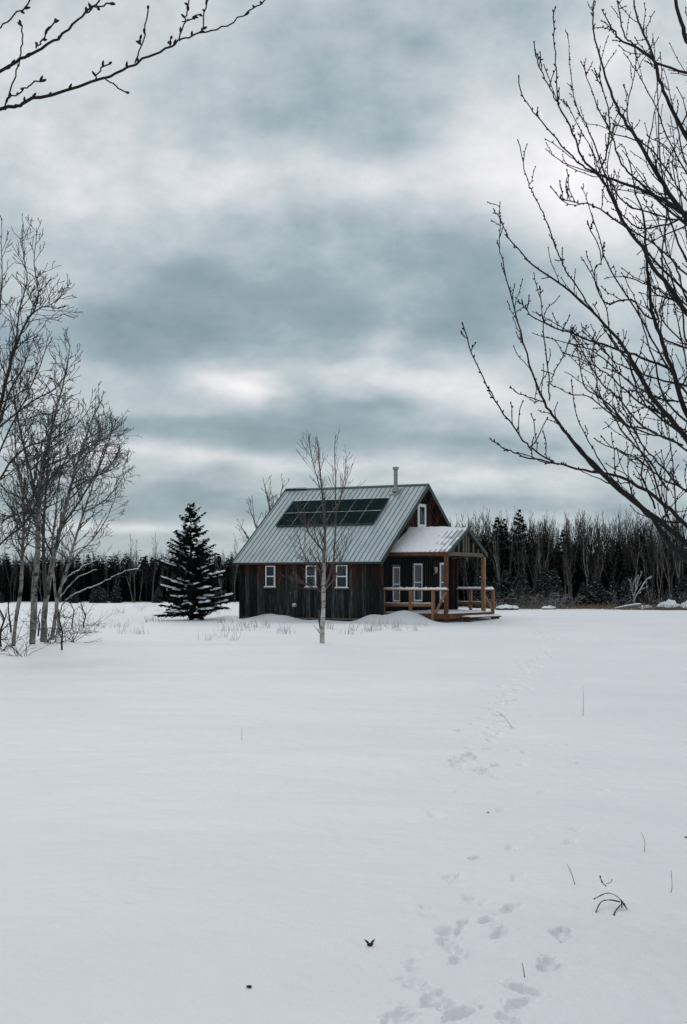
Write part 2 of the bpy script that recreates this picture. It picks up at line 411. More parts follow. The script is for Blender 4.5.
for s in (-1, 1):
    h_ = HWS[s]; sg_ = .003 * s
    m = MB(); slope(m, .002, .035, sg_, s * (h_ + .02), ZR + .04, ZR + .04 - K * (h_ + .02), .22); m.build('rake_trim', M['trim'], cab, off=OFF)
    m = MB(); slope(m, -RL - .035, -RL - .002, sg_, s * (h_ + .02), ZR + .04, ZR + .04 - K * (h_ + .02), .14); m.build('rake_trim', M['trim'], cab, off=OFF)
    m = MB(); m.box(-RL, 0, min(s * (h_ - .03), s * (h_ + .003)), max(s * (h_ - .03), s * (h_ + .003)), rz_(h_) - .09, rz_(h_) - .035); m.build('eave_trim', M['trim'], cab, off=OFF)
m = MB(); m.box(-RL + .02, -.02, -HW + .04, YL - .06, ZE - .12, ZE - .09); m.build('soffit', M['timber_red'], cab, off=OFF)
# underside of the gable overhang
for s in (-1, 1):
    m = MB(); slope(m, GA_UP - .02, -.004, s * .01, s * (HWS[s] - .05), ZR - .07, ZR - .07 - K * (HWS[s] - .06), .02); m.build('soffit', M['boards'], cab, off=OFF)
# wisp of snow left along the ridge at the far end
m = MB()
for i in range(9): 
    x = -RL + .05 + i * .12; r = .05 * (1 - i / 12)
    m.blob((x, -.02, ZR + .08), (.10, .11, r), 8, 5, .15)
m.build('roof_snow', M['snow'], cab, smooth=True, off=OFF)

def window(axis, c0, c1, z0, z1, face, out, mid=True, sill=True, header=False, fw=.042, parent=cab, lower=None):
    """axis 'x': window lies in a plane y=face ; axis 'y': plane x=face"""
    def bx(m, a0, a1, d0, d1, q0, q1):
        d0, d1 = sorted((face + out * d0, face + out * d1))
        if axis == 'x': m.box(a0, a1, d0, d1, q0, q1)
        else: m.box(d0, d1, a0, a1, q0, q1)
    f = MB()
    bx(f, c0, c0 + fw, .0, .065, z0, z1); bx(f, c1 - fw, c1, .0, .065, z0, z1)
    bx(f, c0 + fw, c1 - fw, .0, .065, z1 - fw, z1); bx(f, c0 + fw, c1 - fw, .0, .065, z0, z0 + fw)
    if mid:
        zm = (z0 + z1) / 2; bx(f, c0 + fw, c1 - fw, .0, .05, zm - .022, zm + .022)
    fo = f.build('window', M['white'], parent, off=OFF)
    g = MB(); bx(g, c0 + fw - .004, c1 - fw + .004, -.0, .036, z0 + fw - .004, z1 - fw + .004); g.build('pane', M['glass'], fo, off=OFF)
    if sill:
        s_ = MB(); bx(s_, c0 - .05, c1 + .05, .0, .10, z0 - .06, z0 - .003); s_.build('sill', M['timber_grey'], fo, off=OFF)
        s_ = MB(); 
        n = 7
        for i in range(n):
            a = c0 - .02 + (c1 - c0 + .04) * i / (n - 1)
            cc = (a, face + out * .07, z0 - .002) if axis == 'x' else (face + out * .08, a, z0 + .005)
            s_.blob(cc, (.06, .035, .016 + .016 * random.random()) if axis == 'x' else (.05, .07, .04), 8, 5, .1)
        s_.build('sill_snow', M['snow'], fo, smooth=True, off=OFF)
    if header:
        h_ = MB(); bx(h_, c0 - .09, c1 + .09, .0, .05, z1 + .01, z1 + .09); h_.build('header', M['timber_grey'], fo, off=OFF)
    return fo
window('x', -5.53, -5.07, 1.62, 2.50, YL - .02, -1)
window('x', -3.56, -3.09, 1.62, 2.50, YL - .02, -1)
window('x', -2.13, -1.62, 1.59, 2.50, YL - .02, -1)
GX = GA_UP - .025
window('y', -.18, .58, 4.14, 5.14, GX, 1, mid=False, sill=False, fw=.13)
GX = GA_LOW - .03
window('y', -1.98, -1.40, 1.02, 2.45, GX, 1, mid=True, sill=False, header=True, fw=.045)
window('y', -.10, .68, 1.00, 2.62, GX, 1, mid=True, sill=False, fw=.075)
window('y', 2.42, 3.05, .95, 2.68, GX, 1, mid=True, sill=False, fw=.09)
# lamp on the porch wall
m = MB(); m.tube([(GX + .04, 1.80, 2.18), (GX + .13, 1.80, 2.22), (GX + .14, 1.80, 2.34)], [.03, .03, .05], 6)
lm = m.build('wall_lamp', M['steel'], cab, off=OFF)
m = MB(); m.tube([(GX + .14, 1.80, 2.20), (GX + .14, 1.80, 2.30), (GX + .14, 1.80, 2.45), (GX + .14, 1.80, 2.50)], [.06, .10, .09, .03], 10); m.build('lamp_shade', mk_simple('lamp_shade_glass', (.35, .30, .26), .4, .5), lm, True, off=OFF)
# vent on the long wall
m = MB(); m.box(-4.19, -4.03, YL - .14, YL - .03, .80, .90); v = m.build('wall_vent', M['steel'], cab, off=OFF)
m = MB(); m.blob((-4.11, YL - .09, .91), (.10, .07, .04), 8, 5); m.build('vent_snow', M['snow'], v, True, off=OFF)
m = MB(); m.tube([(-4.06, YL - .06, .30), (-4.06, YL - .06, .80)], [.025, .025], 6); m.build('vent_pipe', M['black_boards'], v, off=OFF)

# chimney
cx, cy = -1.36, -.36; cz = rz_(cy)
m = MB(); m.tube([(cx, cy, cz - .05), (cx, cy, 6.60)], [.085, .085], 14)
for z in (6.02, 6.34): m.tube([(cx, cy, z), (cx, cy, z + .03)], [.095, .095], 14)
ch = m.build('chimney', M['steel'], cab, False, off=OFF)
m = MB(); m.tube([(cx, cy, 6.58), (cx, cy, 6.62), (cx, cy, 6.64), (cx, cy, 6.70), (cx, cy, 6.73)], [.10, .13, .135, .135, .06], 14); m.build('chimney_cap', M['steel'], ch, off=OFF)
m = MB()
m.prism([(cx - .22, cy - .22, rz_(cy - .22) + .012), (cx + .22, cy - .22, rz_(cy - .22) + .012), (cx + .22, cy + .2, rz_(cy + .2) + .012), (cx - .22, cy + .2, rz_(cy + .2) + .012)], (0, 0, .05))
m.tube([(cx, cy, cz), (cx, cy, cz + .2)], [.17, .10], 12); m.build('flashing', M['steel'], ch, off=OFF)

# solar panels : two rows of six
a0, a1, b0, b1 = -6.16, -1.38, -.86, -2.33
cw = (a1 - a0) / 6; rh = (b1 - b0) / 2
for r in range(2):
    for c in range(6):
        xa = a0 + c * cw + .003; xb = a0 + (c + 1) * cw - .003; ya = b0 + r * rh - .014; yb = b0 + (r + 1) * rh + .014
        def q(x, y, dz): return (x, y, rz_(y) + dz)
        m = MB(); m.prism([q(xa, ya, .07), q(xb, ya, .07), q(xb, yb, .07), q(xa, yb, .07)], (0, 0, .045)); 
        po = m.build('solar_panel', M['trim'], cab, off=OFF)
        m = MB(); m.prism([q(xa + .015, ya - .015, .117), q(xb - .015, ya - .015, .117), q(xb - .015, yb + .015, .117), q(xa + .015, yb + .015, .117)], (0, 0, .004)); m.build('cell_face', M['solar'], po, off=OFF)
# thin lines of snow caught in the gaps between panels
m = MB()
for c in range(1, 6):
    x = a0 + c * cw; n = 9
    for r in range(2):
        y = b0 + r * rh; off2 = 0
        pts = [(x, y + rh * t / n, rz_(y + rh * t / n) + .115) for t in range(n + 1)]; m.tube(pts, [.001 + .003 * random.random() for _ in pts], 4)
pts = [(a0 + (a1 - a0) * t / 40, b0 + rh + random.uniform(-.012, .012), rz_(b0 + rh) + .122) for t in range(41)]; m.tube(pts, [random.uniform(.002, .012) for _ in pts], 5)
pts = [(a0 + (a1 - a0) * t / 30, b0 + .0, rz_(b0) + .118) for t in range(31)]; m.tube(pts, [random.uniform(.004, .022) for _ in pts], 5)
m.build('panel_snow', M['snow'], cab, True, off=OFF)
m = MB()
for y in (b0 - .2, b1 + .2): m.box(a0, a1, y - .02, y + .02, rz_(y) + .03, rz_(y) + .066)
m.build('panel_rail', M['steel'], cab, off=OFF)

# porch ---------------------------------------------------------
PC, PW, PZR, PZE, P1 = -.985, 1.895, 4.005, 3.005, 2.285
KP = (PZR - PZE) / PW
def pz(b): return PZR - KP * abs(b - PC)
XB = GA_UP + .012
for s in (-1, 1):
    m = MB(); slope(m, XB, P1, PC, PC + s * PW, PZR, PZE, .04); pr_ = m.build('porch_roof', M['roof'], cab, off=OFF)
    m = MB(); x = XB + .1
    while x < P1 - .05:
        m.prism([(x - .024, PC + s * .02, PZR + .001 - KP * .02), (x - .012, PC + s * .02, PZR + .026 - KP * .02), (x + .012, PC + s * .02, PZR + .026 - KP * .02), (x + .024, PC + s * .02, PZR + .001 - KP * .02)],
                (0, s * (PW - .02), -KP * (PW - .02)))
        x += .2
    m.build('roof_rib', M['rib'], pr_, off=OFF)
    # snow lying on the slope, thick near the wall and ragged towards the front
    nx, ny = 46, 22; V = []; Fc = []
    for j in range(ny + 1):
        for i in range(nx + 1):
            fx = i / nx; fy = j / ny
            x = XB + .01 + (P1 - .04 - XB) * fx; b = PC + s * (.0 + (PW - .01) * fy)
            edge = .52 + .30 * float(fbm(fy * 3.1 + 5 * s, 2.3, 2, 3)) if s < 0 else .6
            thick = .07 * (1 - float(sstep(edge - .1, edge + .45, fx))) + .012 * float(fbm(x * 5, b * 4, 2, 7)) - .004 + .045 * (1 - float(sstep(0, .07, fy)))
            ribd = abs(((x - XB - .1) / .2 + .5) % 1 - .5) * .2
            V.append((x, b, pz(b) + max(-.02, thick)))
    for j in range(ny):
        for i in range(nx):
            k = j * (nx + 1) + i; Fc.append((k, k + 1, k + nx + 2, k + nx + 1))
    # side skirts so the layer has an edge
    k0 = len(V)
    rim = [j for j in range(nx + 1)]
    rim = [ny * (nx + 1) + i for i in range(nx + 1)]
    for i in rim: V.append((V[i][0], V[i][1], V[i][2] - .07 if V[i][2] - pz(V[i][1]) > .01 else pz(V[i][1]) - .03))
    for i in range(nx): Fc.append((rim[i], rim[i + 1], k0 + i + 1, k0 + i))
    m = MB(); m.raw(V, Fc); m.build('roof_snow', M['snow'], pr_, True, off=OFF)
for s in (-1, 1):
    m = MB(); slope(m, P1 + .002, P1 + .035, PC + s * .003, PC + s * (PW + .04), PZR + .04, PZR + .04 - KP * (PW + .04), .17); m.build('rake_trim', M['trim'], cab, off=OFF)
    m = MB(); slope(m, P1 - .10, P1 - .02, PC + s * .003, PC + s * (PW - .12), PZR - .08, PZR - .08 - KP * (PW - .12), .11); m.build('rafter', M['boards'], cab, off=OFF)
FX = 2.20                                          # front plane of the porch
YA, YB_ = -2.84, .76
for yy_ in (YA, YB_): m = MB(); m.box(XB, P1 - .03, yy_ - .05, yy_ + .06, PZE - .14, PZE + .015); m.build('eave_beam', M['timber_red'], cab, off=OFF)  # darker timber colour stands in for the shadow under the porch roof
m = MB(); m.box(FX - .05, FX + .05, YA + .062, YB_ - .062, PZE - .13, PZE + .02); m.build('tie_beam', M['timber_grey'], cab, off=OFF)
m = MB(); m.prism([(FX - .055, PC - PW + .2, PZE - .02), (FX - .055, PC + PW - .2, PZE - .02), (FX - .055, PC, PZR - .12)], (.012, 0, 0)); m.build('gap_shade_panel', M['black_boards'], cab, off=OFF)  # dark sheet added behind the slats as shade in the gaps
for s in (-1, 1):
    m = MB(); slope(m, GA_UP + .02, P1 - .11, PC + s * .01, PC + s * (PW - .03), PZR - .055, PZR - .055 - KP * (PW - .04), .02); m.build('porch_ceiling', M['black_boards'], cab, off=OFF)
for k in (-5, -3, -1, 0, 1, 3, 5):
    b = PC + k * .24
    m = MB(); m.box(FX - .03, FX + .02, b - .05, b + .05, PZE + .022, pz(b) - .10); m.build('gable_slat', M['timber_grey'], cab, off=OFF)
m = MB(); m.box(FX - .07, FX + .07, YA - .07, YA + .07, .08, PZE - .142); m.build('post', M['timber_red'], cab, off=OFF)
m = MB(); m.box(FX - .075, FX + .075, YB_ - .075, YB_ + .075, .40, PZE - .142); m.build('post', M['timber'], cab, off=OFF)
# deck : boards edged by a fascia, snow on top
DK = .56
XB = GA_LOW + .035
deck = [(XB, -2.92), (2.34, -2.92), (2.34, 1.40), (XB, 3.85)]
m = MB(); m.prism([(a, b, DK - .04) for a, b in deck], (0, 0, .04)); dk = m.build('deck', M['timber'], cab, off=OFF)
m = MB(); m.box(2.345, 2.385, -2.94, 1.42, DK - .22, DK - .002); m.box(XB, 2.34, -2.965, -2.925, DK - .22, DK - .002)
m.bar((2.36, 1.44, DK - .11), (XB, 3.90, DK - .11), .04, .22); m.build('fascia', M['timber_red'], dk, off=OFF)
nx, ny = 30, 40; V = []; Fc = []
for j in range(ny + 1):
    for i in range(nx + 1):
        t = i / nx; x = XB + (2.35 - XB) * t; bmax = 3.83 + (1.38 - 3.83) * t; b = -2.90 + (bmax + 2.90) * j / ny
        e = min(1, min(j, ny - j, nx - i) / 1.5)
        V.append((x, b, DK + .004 + e * (.055 + .02 * float(fbm(x * 2, b * 2, 3, 4)))))
for j in range(ny):
    for i in range(nx): k = j * (nx + 1) + i; Fc.append((k, k + 1, k + nx + 2, k + nx + 1))
m = MB(); m.raw(V, Fc); m.build('deck_snow', M['snow'], dk, True, off=OFF)
def snow_strip(p, q, w, h, name, parent):
    p = Vector(p); q = Vector(q); d = q - p; n = max(4, int(d.length / .06)); x = Vector((-d.y, d.x, 0)).normalized(); V = []; Fc = []
    for i in range(n + 1):
        c = p + d * i / n; e = min(1, min(i, n - i) / 1.2); ww = w * (1 + .15 * random.uniform(-1, 1)); hh = h * (.75 + .5 * random.random()) * (.3 + .7 * e)
        for (s, z) in ((-.5, 0), (-.42, .65), (-.15, 1), (.15, 1), (.42, .65), (.5, 0)): V.append(c + x * (s * ww) + Vector((0, 0, z * hh)))
    for i in range(n):
        for j in range(5): k = i * 6 + j; Fc.append((k, k + 1, k + 7, k + 6))
    m = MB(); m.raw(V, Fc); return m.build(name, M['snow'], parent, True, off=OFF)
RT = 1.50
def railing(p, q, posts, brace=None, low=True, end=None):
    """p,q: (a,b) ends of the cap; posts: fractions along it"""
    P = Vector((*p, RT)); Q = Vector((*q, RT)); m = MB(); m.bar(P, Q, .15, .045); root = m.build('railing', M['timber'], cab, off=OFF)
    if low:
        e = P.lerp(Q, end if end else 1.0); m = MB(); m.bar((P.x, P.y, .90), (e.x, e.y, .90), .05, .13); m.build('lower_rail', M['timber'], root, off=OFF)
        snow_strip((P.x, P.y, .965), (e.x, e.y, .965), .06, .03, 'rail_snow', root)
    for t in posts:
        c = P.lerp(Q, t); m = MB(); m.box(c.x - .055, c.x + .055, c.y - .055, c.y + .055, .08, RT - .023); m.build('baluster', M['timber'], root, off=OFF)
    if brace:
        t0, z0, t1, z1 = brace; A = P.lerp(Q, t0); B = P.lerp(Q, t1); A.z = z0; B.z = z1; m = MB(); m.bar(A, B, .05, .10); m.build('brace', M['timber'], root, off=OFF)
    snow_strip(P + Vector((0, 0, .023)), Q + Vector((0, 0, .023)), .16, .085, 'rail_snow', root)
railing((XB - .02, -2.93), (2.32, -2.93), (.02, .44, .78), brace=(.80, .50, .97, 1.42), end=.78)
railing((FX, YB_ + .0), (2.34, 1.42), (1.0,), brace=(.1, 1.30, .95, .66), low=False)
railing((XB + .3, 3.60), (2.30, 1.47), (.38, 1.0), low=True)
m = MB(); m.box(2.42, 2.82, -1.9, 1.2, .36, .41); m.box(2.45, 2.78, -1.8, -1.7, .08, .358); m.box(2.45, 2.78, 1.0, 1.1, .08, .358)
st = m.build('step', M['timber_red'], cab, off=OFF)
snow_strip((2.62, -1.9, .412), (2.62, 1.2, .412), .42, .06, 'step_snow', st)

# ------------------------------------------------------------------ bare trees
def rvec(): 
    v = Vector((random.gauss(0, 1), random.gauss(0, 1), random.gauss(0, 1))); return v.normalized()
def twig(m, p, d, L, r0, lvl, sides=4, up=.25, wob=.22, spread=.75, dens=1.0, rmin=.004, seg=None, buds=None, budr=.0):
    n = seg or max(3, int(L / .22)) if lvl > 0 else (seg or 3); n = min(n, 9)
    pts = [p.copy()]; rs = [r0]; q = p.copy(); dd = d.normalized()
    for i in range(n):
        dd = (dd + rvec() * wob + Vector((0, 0, up * .35))).normalized(); q = q + dd * (L / n)
        pts.append(q.copy()); rs.append(max(rmin, r0 * (1 - .82 * (i + 1) / n)))
    m.tube(pts, rs, sides if r0 > .012 else 3, cap=False)
    if buds is not None:
        for i in range(1, n + 1):
            if random.random() < .8:
                bd = (rvec() + (pts[i] - pts[i - 1]).normalized()).normalized() if i < n else dd
                c = pts[i]; buds.tube([c, c + bd * budr * 1.2, c + bd * budr * 2.6, c + bd * budr * 3.6], [budr * .4, budr, budr * .8, budr * .1], 5, False)
    if lvl > 0:
        k = max(1, int(round(L / .34 * dens)))
        for i in range(k):
            t = random.uniform(.18, .98); j = min(n - 1, int(t * n)); fr = t * n - j; c = pts[j].lerp(pts[j + 1], fr)
            ax = (pts[j + 1] - pts[j]).normalized(); side = ax.cross(rvec()).normalized(); sp = spread * random.uniform(.6, 1.25)
            nd = (ax * cos(sp) + side * sin(sp)).normalized()
            twig(m, c, nd, L * random.uniform(.32, .6) * (1.1 - .5 * t), max(rmin, rs[j] * .6), lvl - 1, sides, up, wob, spread, dens, rmin, None, buds, budr)
    return pts
def smooth_path(pts, rs, k=4):
    P = [Vector(p) for p in pts]; out = []; ro = []
    for i in range(len(P) - 1):
        p0 = P[max(i - 1, 0)]; p1 = P[i]; p2 = P[i + 1]; p3 = P[min(i + 2, len(P) - 1)]
        for j in range(k):
            t = j / k
            out.append(.5 * ((2 * p1) + (p2 - p0) * t + (2 * p0 - 5 * p1 + 4 * p2 - p3) * t * t + (3 * p1 - p0 - 3 * p2 + p3) * t ** 3)); ro.append(rs[i] * (1 - t) + rs[i + 1] * t)
    out.append(P[-1]); ro.append(rs[-1]); return out, ro

def leader_branches(m, pts, rs, n, t0, Lr, lvl=2, up=.25, spread=.8, dens=1.0, rmin=.005, bias=None, wob=.22, expo=1.0):
    N_ = len(pts) - 1
    for i in range(n):
        t = t0 + (1 - t0) * (i + random.random()) / n; f_ = t * N_; j = min(N_ - 1, int(f_)); c = pts[j].lerp(pts[j + 1], f_ - j)
        ax = (pts[j + 1] - pts[j]).normalized(); side = ax.cross(rvec()).normalized()
        if bias is not None: side = (side + bias * random.random()).normalized()
        sp = spread * random.uniform(.7, 1.2); nd = (ax * cos(sp) + side * sin(sp)).normalized()
        L = random.uniform(*Lr) * (1.15 - .75 * ((t - t0) / (1 - t0)) ** expo)
        twig(m, c, nd, L, max(rmin, min(rs[j] * .55, .012 + L * .012)), lvl, 5, up, wob, spread * .9, dens, rmin)

WS = .66
def traced_tree(name, label, cat, Y, trunks, bark, bmat, nb, Lr, t0=.3, lvl=2, group=None, dens=1.0, dyr=.8, spread=.8, up=.25, rmin=.005, bias=None, expo=1.0, smooth_sides=8, wob=.22):
    """trunks: list of [(px,py,half width px, depth offset), ...]; first is the main stem, its first point the base"""
    bx, by = trunks[0][0][:2]
    if Y < 60: Y = on_ground(bx, by).y
    base = at(bx, by, Y); base.z = gz(base.x, Y); root = empty(name, base); tag(root, label, cat, group)
    mt = MB(); mc = MB()
    for ti, tr in enumerate(trunks):
        P = []; R = []
        for (px, py, w, dy) in tr:
            p = at(px, py, Y + dy) - base; P.append(p); R.append(w * (WS if name != 'birch_tree' else .54) / F * Y)
        if ti == 0: P[0].z = -.15
        P, R = smooth_path(P, R); R = [r * random.uniform(.9, 1.12) for r in R]
        P = [p + Vector((random.uniform(-1, 1), random.uniform(-1, 1), 0)) * (.012 if i > 1 else 0) for i, p in enumerate(P)]
        (mt if (ti == 0 or bmat is None) else mc).tube(P, R, smooth_sides)
        leader_branches(mc, P, R, nb if ti == 0 else max(3, int(nb * .7)), t0 if ti == 0 else .12, Lr if not (name == 'birch_tree' and ti == 8) else (.15, .3), lvl, up, spread, dens, rmin, bias, wob, expo)
    mt.build('trunk', bark, root, True); mc.build('crown', bmat or bark, root, False)
    return root

# the slim birch standing in front of the cabin
traced_tree('birch_tree', 'slim young birch with pale lower trunk standing alone before the cabin wall', 'tree', 40.0,
    [[(322, 643, 4.2, 0), (323, 615, 3.9, 0), (324, 590, 3.6, 0), (324, 562, 3.2, 0), (325, 530, 2.2, 0), (323, 500, 1.7, 0), (320, 470, 1.2, .1), (317, 436, .5, .1)],
     [(325, 588, 2.0, 0), (331, 570, 1.6, -.2), (335, 545, 1.3, -.3), (336, 500, 1.0, -.3), (335, 470, .8, -.3), (335, 438, .4, -.3)],
     [(336, 512, 1.0, -.3), (341, 496, .8, -.2), (344, 480, .6, -.1), (347, 456, .4, -.1)],
     [(320, 488, .9, .1), (315, 470, .7, .2), (311, 452, .6, .3), (309, 440, .4, .3)],
     [(324, 552, 1.6, 0), (314, 540, 1.2, .3), (304, 524, .9, .5), (297, 508, .5, .6)],
     [(324, 572, 1.4, 0), (313, 566, 1.1, -.3), (303, 553, .8, -.4), (298, 535, .5, -.4)],
     [(324, 594, 1.2, 0), (316, 589, 1.0, .3), (305, 583, .7, .5), (294, 577, .4, .6)],
     [(325, 590, 1.3, 0), (333, 580, 1.0, .4), (340, 566, .8, .6), (346, 545, .5, .7), (349, 528, .3, .7)],
     [(322, 640, 1.8, .12), (320, 625, 1.7, .15), (319.5, 612, 1.5, .15)]],
    M['birch_bark'], M['birch_twig'], 30, (.35, .95), t0=.30, lvl=2, dens=.9, spread=.55, up=.4, rmin=.0042)

# clump at the left -------------------------------------------
cl = 'bare trees in the clump at the left'
BI = Vector((.15, 0, 0))
traced_tree('aspen_tree', 'thick pale aspen trunk with knots, second stem from the left in the bare clump', 'tree', 38.0,
    [[(32, 644, 5.2, 0), (34, 600, 4.6, 0), (37, 560, 4.2, 0), (38, 520, 3.8, 0), (41, 480, 3.0, 0), (49, 440, 2.3, .2), (58, 405, 1.6, .3), (66, 370, 1.0, .4), (70, 345, .5, .4)],
     [(38, 505, 2.2, 0), (30, 470, 1.8, .5), (20, 430, 1.4, .8), (14, 395, 1.0, 1.0), (10, 360, .5, 1.1)],
     [(38, 520, 2.0, 0), (25, 512, 1.6, -.6), (8, 516, 1.1, -1.0), (-12, 508, .6, -1.4)],
     [(40, 490, 1.8, 0), (58, 470, 1.4, -.8), (80, 452, 1.0, -1.4), (104, 438, .5, -1.8)]],
    M['grey_bark'], M['grey_twig'], 40, (.7, 1.5), t0=.32, dens=1.6, wob=.32, group=cl, rmin=.0065)
traced_tree('aspen_tree', 'mottled pale trunk leaning right, rightmost thick stem of the bare clump', 'tree', 37.4,
    [[(43, 650, 5.0, 0), (45, 610, 4.4, 0), (50, 575, 4.0, 0), (57, 545, 3.2, .1), (65, 510, 2.6, .2), (74, 475, 2.0, .3), (84, 445, 1.5, .5), (92, 420, 1.0, .6), (100, 402, .5, .7)],
     [(46, 600, 2.8, 0), (44, 560, 2.5, -.4), (44, 520, 2.1, -.6), (47, 480, 1.7, -.8), (50, 440, 1.2, -.9), (54, 405, .6, -1.0)],
     [(62, 525, 2.0, .2), (80, 500, 1.6, .6), (98, 470, 1.2, 1.0), (106, 448, .9, 1.3), (113, 425, .5, 1.5)],
     [(70, 490, 1.5, .2), (92, 478, 1.2, -.4), (106, 472, .9, -.8), (118, 466, .4, -1.1)],
     [(78, 462, 1.3, .3), (94, 448, 1.0, .8), (106, 438, .7, 1.1), (118, 426, .4, 1.3)]],
    M['grey_bark'], M['grey_twig'], 38, (.6, 1.3), t0=.30, dens=1.6, wob=.32, group=cl, bias=BI, rmin=.0065)
traced_tree('aspen_tree', 'thin pale slightly crooked trunk, leftmost whole stem of the bare clump', 'tree', 37.0,
    [[(13, 654, 3.4, 0), (16, 620, 3.0, 0), (21, 585, 2.7, 0), (22, 550, 2.4, 0), (24, 515, 2.0, .1), (20, 480, 1.7, .2), (15, 440, 1.3, .3), (18, 400, .9, .4), (22, 365, .5, .5)],
     [(23, 520, 1.4, 0), (34, 495, 1.1, .5), (42, 465, .8, .9), (47, 430, .4, 1.1)]],
    M['grey_bark'], M['grey_twig'], 38, (.7, 1.5), t0=.32, dens=1.6, wob=.32, group=cl, rmin=.0065)
traced_tree('bare_tree', 'tall dark leader rising highest at the left picture edge above the clump', 'tree', 35.0,
    [[(-14, 668, 6.0, 0), (-16, 600, 5.2, 0), (-14, 540, 4.4, 0), (-10, 480, 3.6, 0), (-4, 430, 3.0, 0), (5, 385, 2.5, 0), (14, 352, 2.0, 0), (23, 328, 1.6, 0), (35, 308, 1.2, 0), (38, 292, 1.0, 0), (34, 262, .7, 0), (37, 228, .4, 0)],
     [(8, 372, 1.8, 0), (16, 340, 1.4, .4), (19, 312, 1.1, .5), (27, 280, .8, .6), (22, 250, .5, .6), (20, 238, .3, .6)],
     [(-4, 430, 1.7, 0), (18, 412, 1.4, -.5), (38, 398, 1.1, -.8), (56, 388, .7, -1.0), (72, 364, .4, -1.2)],
     [(-12, 505, 2.0, 0), (5, 470, 1.7, .5), (25, 448, 1.4, .9), (48, 440, 1.0, 1.2), (76, 425, .6, 1.5), (92, 405, .4, 1.6)],
     [(-8, 470, 1.6, 0), (8, 432, 1.3, .3), (26, 398, 1.0, .5), (40, 366, .7, .7), (48, 338, .4, .8)],
     [(-2, 425, 1.5, 0), (10, 392, 1.2, -.3), (24, 366, .9, -.5), (32, 344, .4, -.6)],
     [(27, 318, 1.2, 0), (40, 308, .9, .3), (52, 304, .7, .5), (66, 292, .3, .6)],
     [(-10, 480, 2.0, 0), (-8, 400, 1.5, -.6), (-2, 330, 1.1, -1.), (2, 270, .7, -1.2), (1, 236, .3, -1.2)],
     [(-14, 560, 1.9, 0), (6, 538, 1.5, -.7), (28, 520, 1.1, -1.2), (44, 486, .8, -1.5), (62, 470, .4, -1.8)]],
    M['dark_bark'], M['dark_bark'], 34, (.5, 1.0), t0=.33, dens=1.4, wob=.3, group=cl, rmin=.006)
traced_tree('bare_tree', 'slender grey stem fanning right at the outer side of the clump', 'tree', 39.5,
    [[(52, 640, 2.6, 0), (58, 600, 2.3, 0), (68, 565, 2.0, .1), (78, 530, 1.7, .2), (88, 500, 1.4, .3), (98, 470, 1.1, .4), (104, 448, .8, .5), (112, 425, .4, .6)],
     [(64, 575, 1.4, 0), (76, 556, 1.2, .5), (92, 540, .9, .9), (108, 516, .6, 1.2), (118, 490, .3, 1.3)],
     [(84, 512, 1.1, .2), (100, 504, .9, -.3), (116, 488, .7, -.5), (127, 470, .3, -.7)]],
    M['grey_bark'], M['grey_twig'], 30, (.5, 1.1), t0=.28, dens=1.5, wob=.32, group=cl, bias=BI, rmin=.0065)
traced_tree('bare_tree', 'thin dark stem directly behind the two thick clump trunks', 'tree', 41.0,
    [[(60, 632, 2.0, 0), (55, 590, 1.8, 0), (52, 550, 1.6, 0), (56, 510, 1.4, 0), (60, 470, 1.2, 0), (60, 430, .9, 0), (66, 395, .4, 0)],
     [(55, 540, 1.2, 0), (40, 510, 1.0, .4), (28, 475, .8, .7), (24, 440, .4, .9)]],
    M['grey_bark'], M['grey_twig'], 24, (.7, 1.7), t0=.28, dens=1.1, group=cl, rmin=.0065)
# limbs that lean out to the right under a line of snow
def snow_limb(label, pts, Y, group):
    Y = on_ground(*pts[0][:2]).y; base = at(*pts[0][:2], Y); base.z = gz(base.x, Y); root = empty('leaning_sapling', base); tag(root, label, 'sapling', group)
    P = [at(px, py, Y + dy) - base for px, py, w, dy in pts]; R = [w * .38 / F * Y for _, _, w, _ in pts]; P[0].z = -.1
    P, R = smooth_path(P, R, 6); P = [p + Vector((0, 0, random.gauss(0, .012))) + Vector((random.gauss(0, .015), 0, 0)) for p in P]; m = MB(); m.tube(P, R, 6); m.build('stem', M['grey_bark'], root, True)
    for _ in range(5): m2 = MB(); leader_branches(m2, P, R, 1, random.uniform(.3, .8), (.2, .6), 1, .3, .5); m2.build('twig', M['dark_bark'], root)
    s = MB(); k = int(len(P) * .3); Q = [p + Vector((0, 0, r * .9)) for p, r in zip(P[k:], R[k:])]; s.tube(Q, [max(.008, r * .8) * random.uniform(.7, 1.25) for r in R[k:]], 6); s.build('branch_snow', M['snow'], root, True)
snow_limb('snow lined sapling arching right to a level tip, highest of three below the clump', [(50, 640, 2., 0), (56, 605, 1.8, 0), (64, 582, 1.6, 0), (78, 570, 1.4, -.2), (98, 560, 1.1, -.3), (118, 555, .8, -.4), (136, 551, .4, -.5)], 37.2, 'leaning saplings')
snow_limb('snow lined sapling sweeping right, lowest and longest of three below the clump', [(55, 642, 2., 0), (60, 615, 1.8, 0), (66, 600, 1.6, 0), (82, 591, 1.4, -.2), (100, 584, 1.1, -.3), (118, 574, .9, -.4), (139, 568, .4, -.5)], 36.8, 'leaning saplings')
snow_limb('short snow lined sapling leaning right between the two longer ones', [(53, 638, 1.8, 0), (57, 605, 1.6, 0), (66, 590, 1.3, 0), (80, 576, 1.0, -.2), (97, 569, .5, -.3)], 38.4, 'leaning saplings')
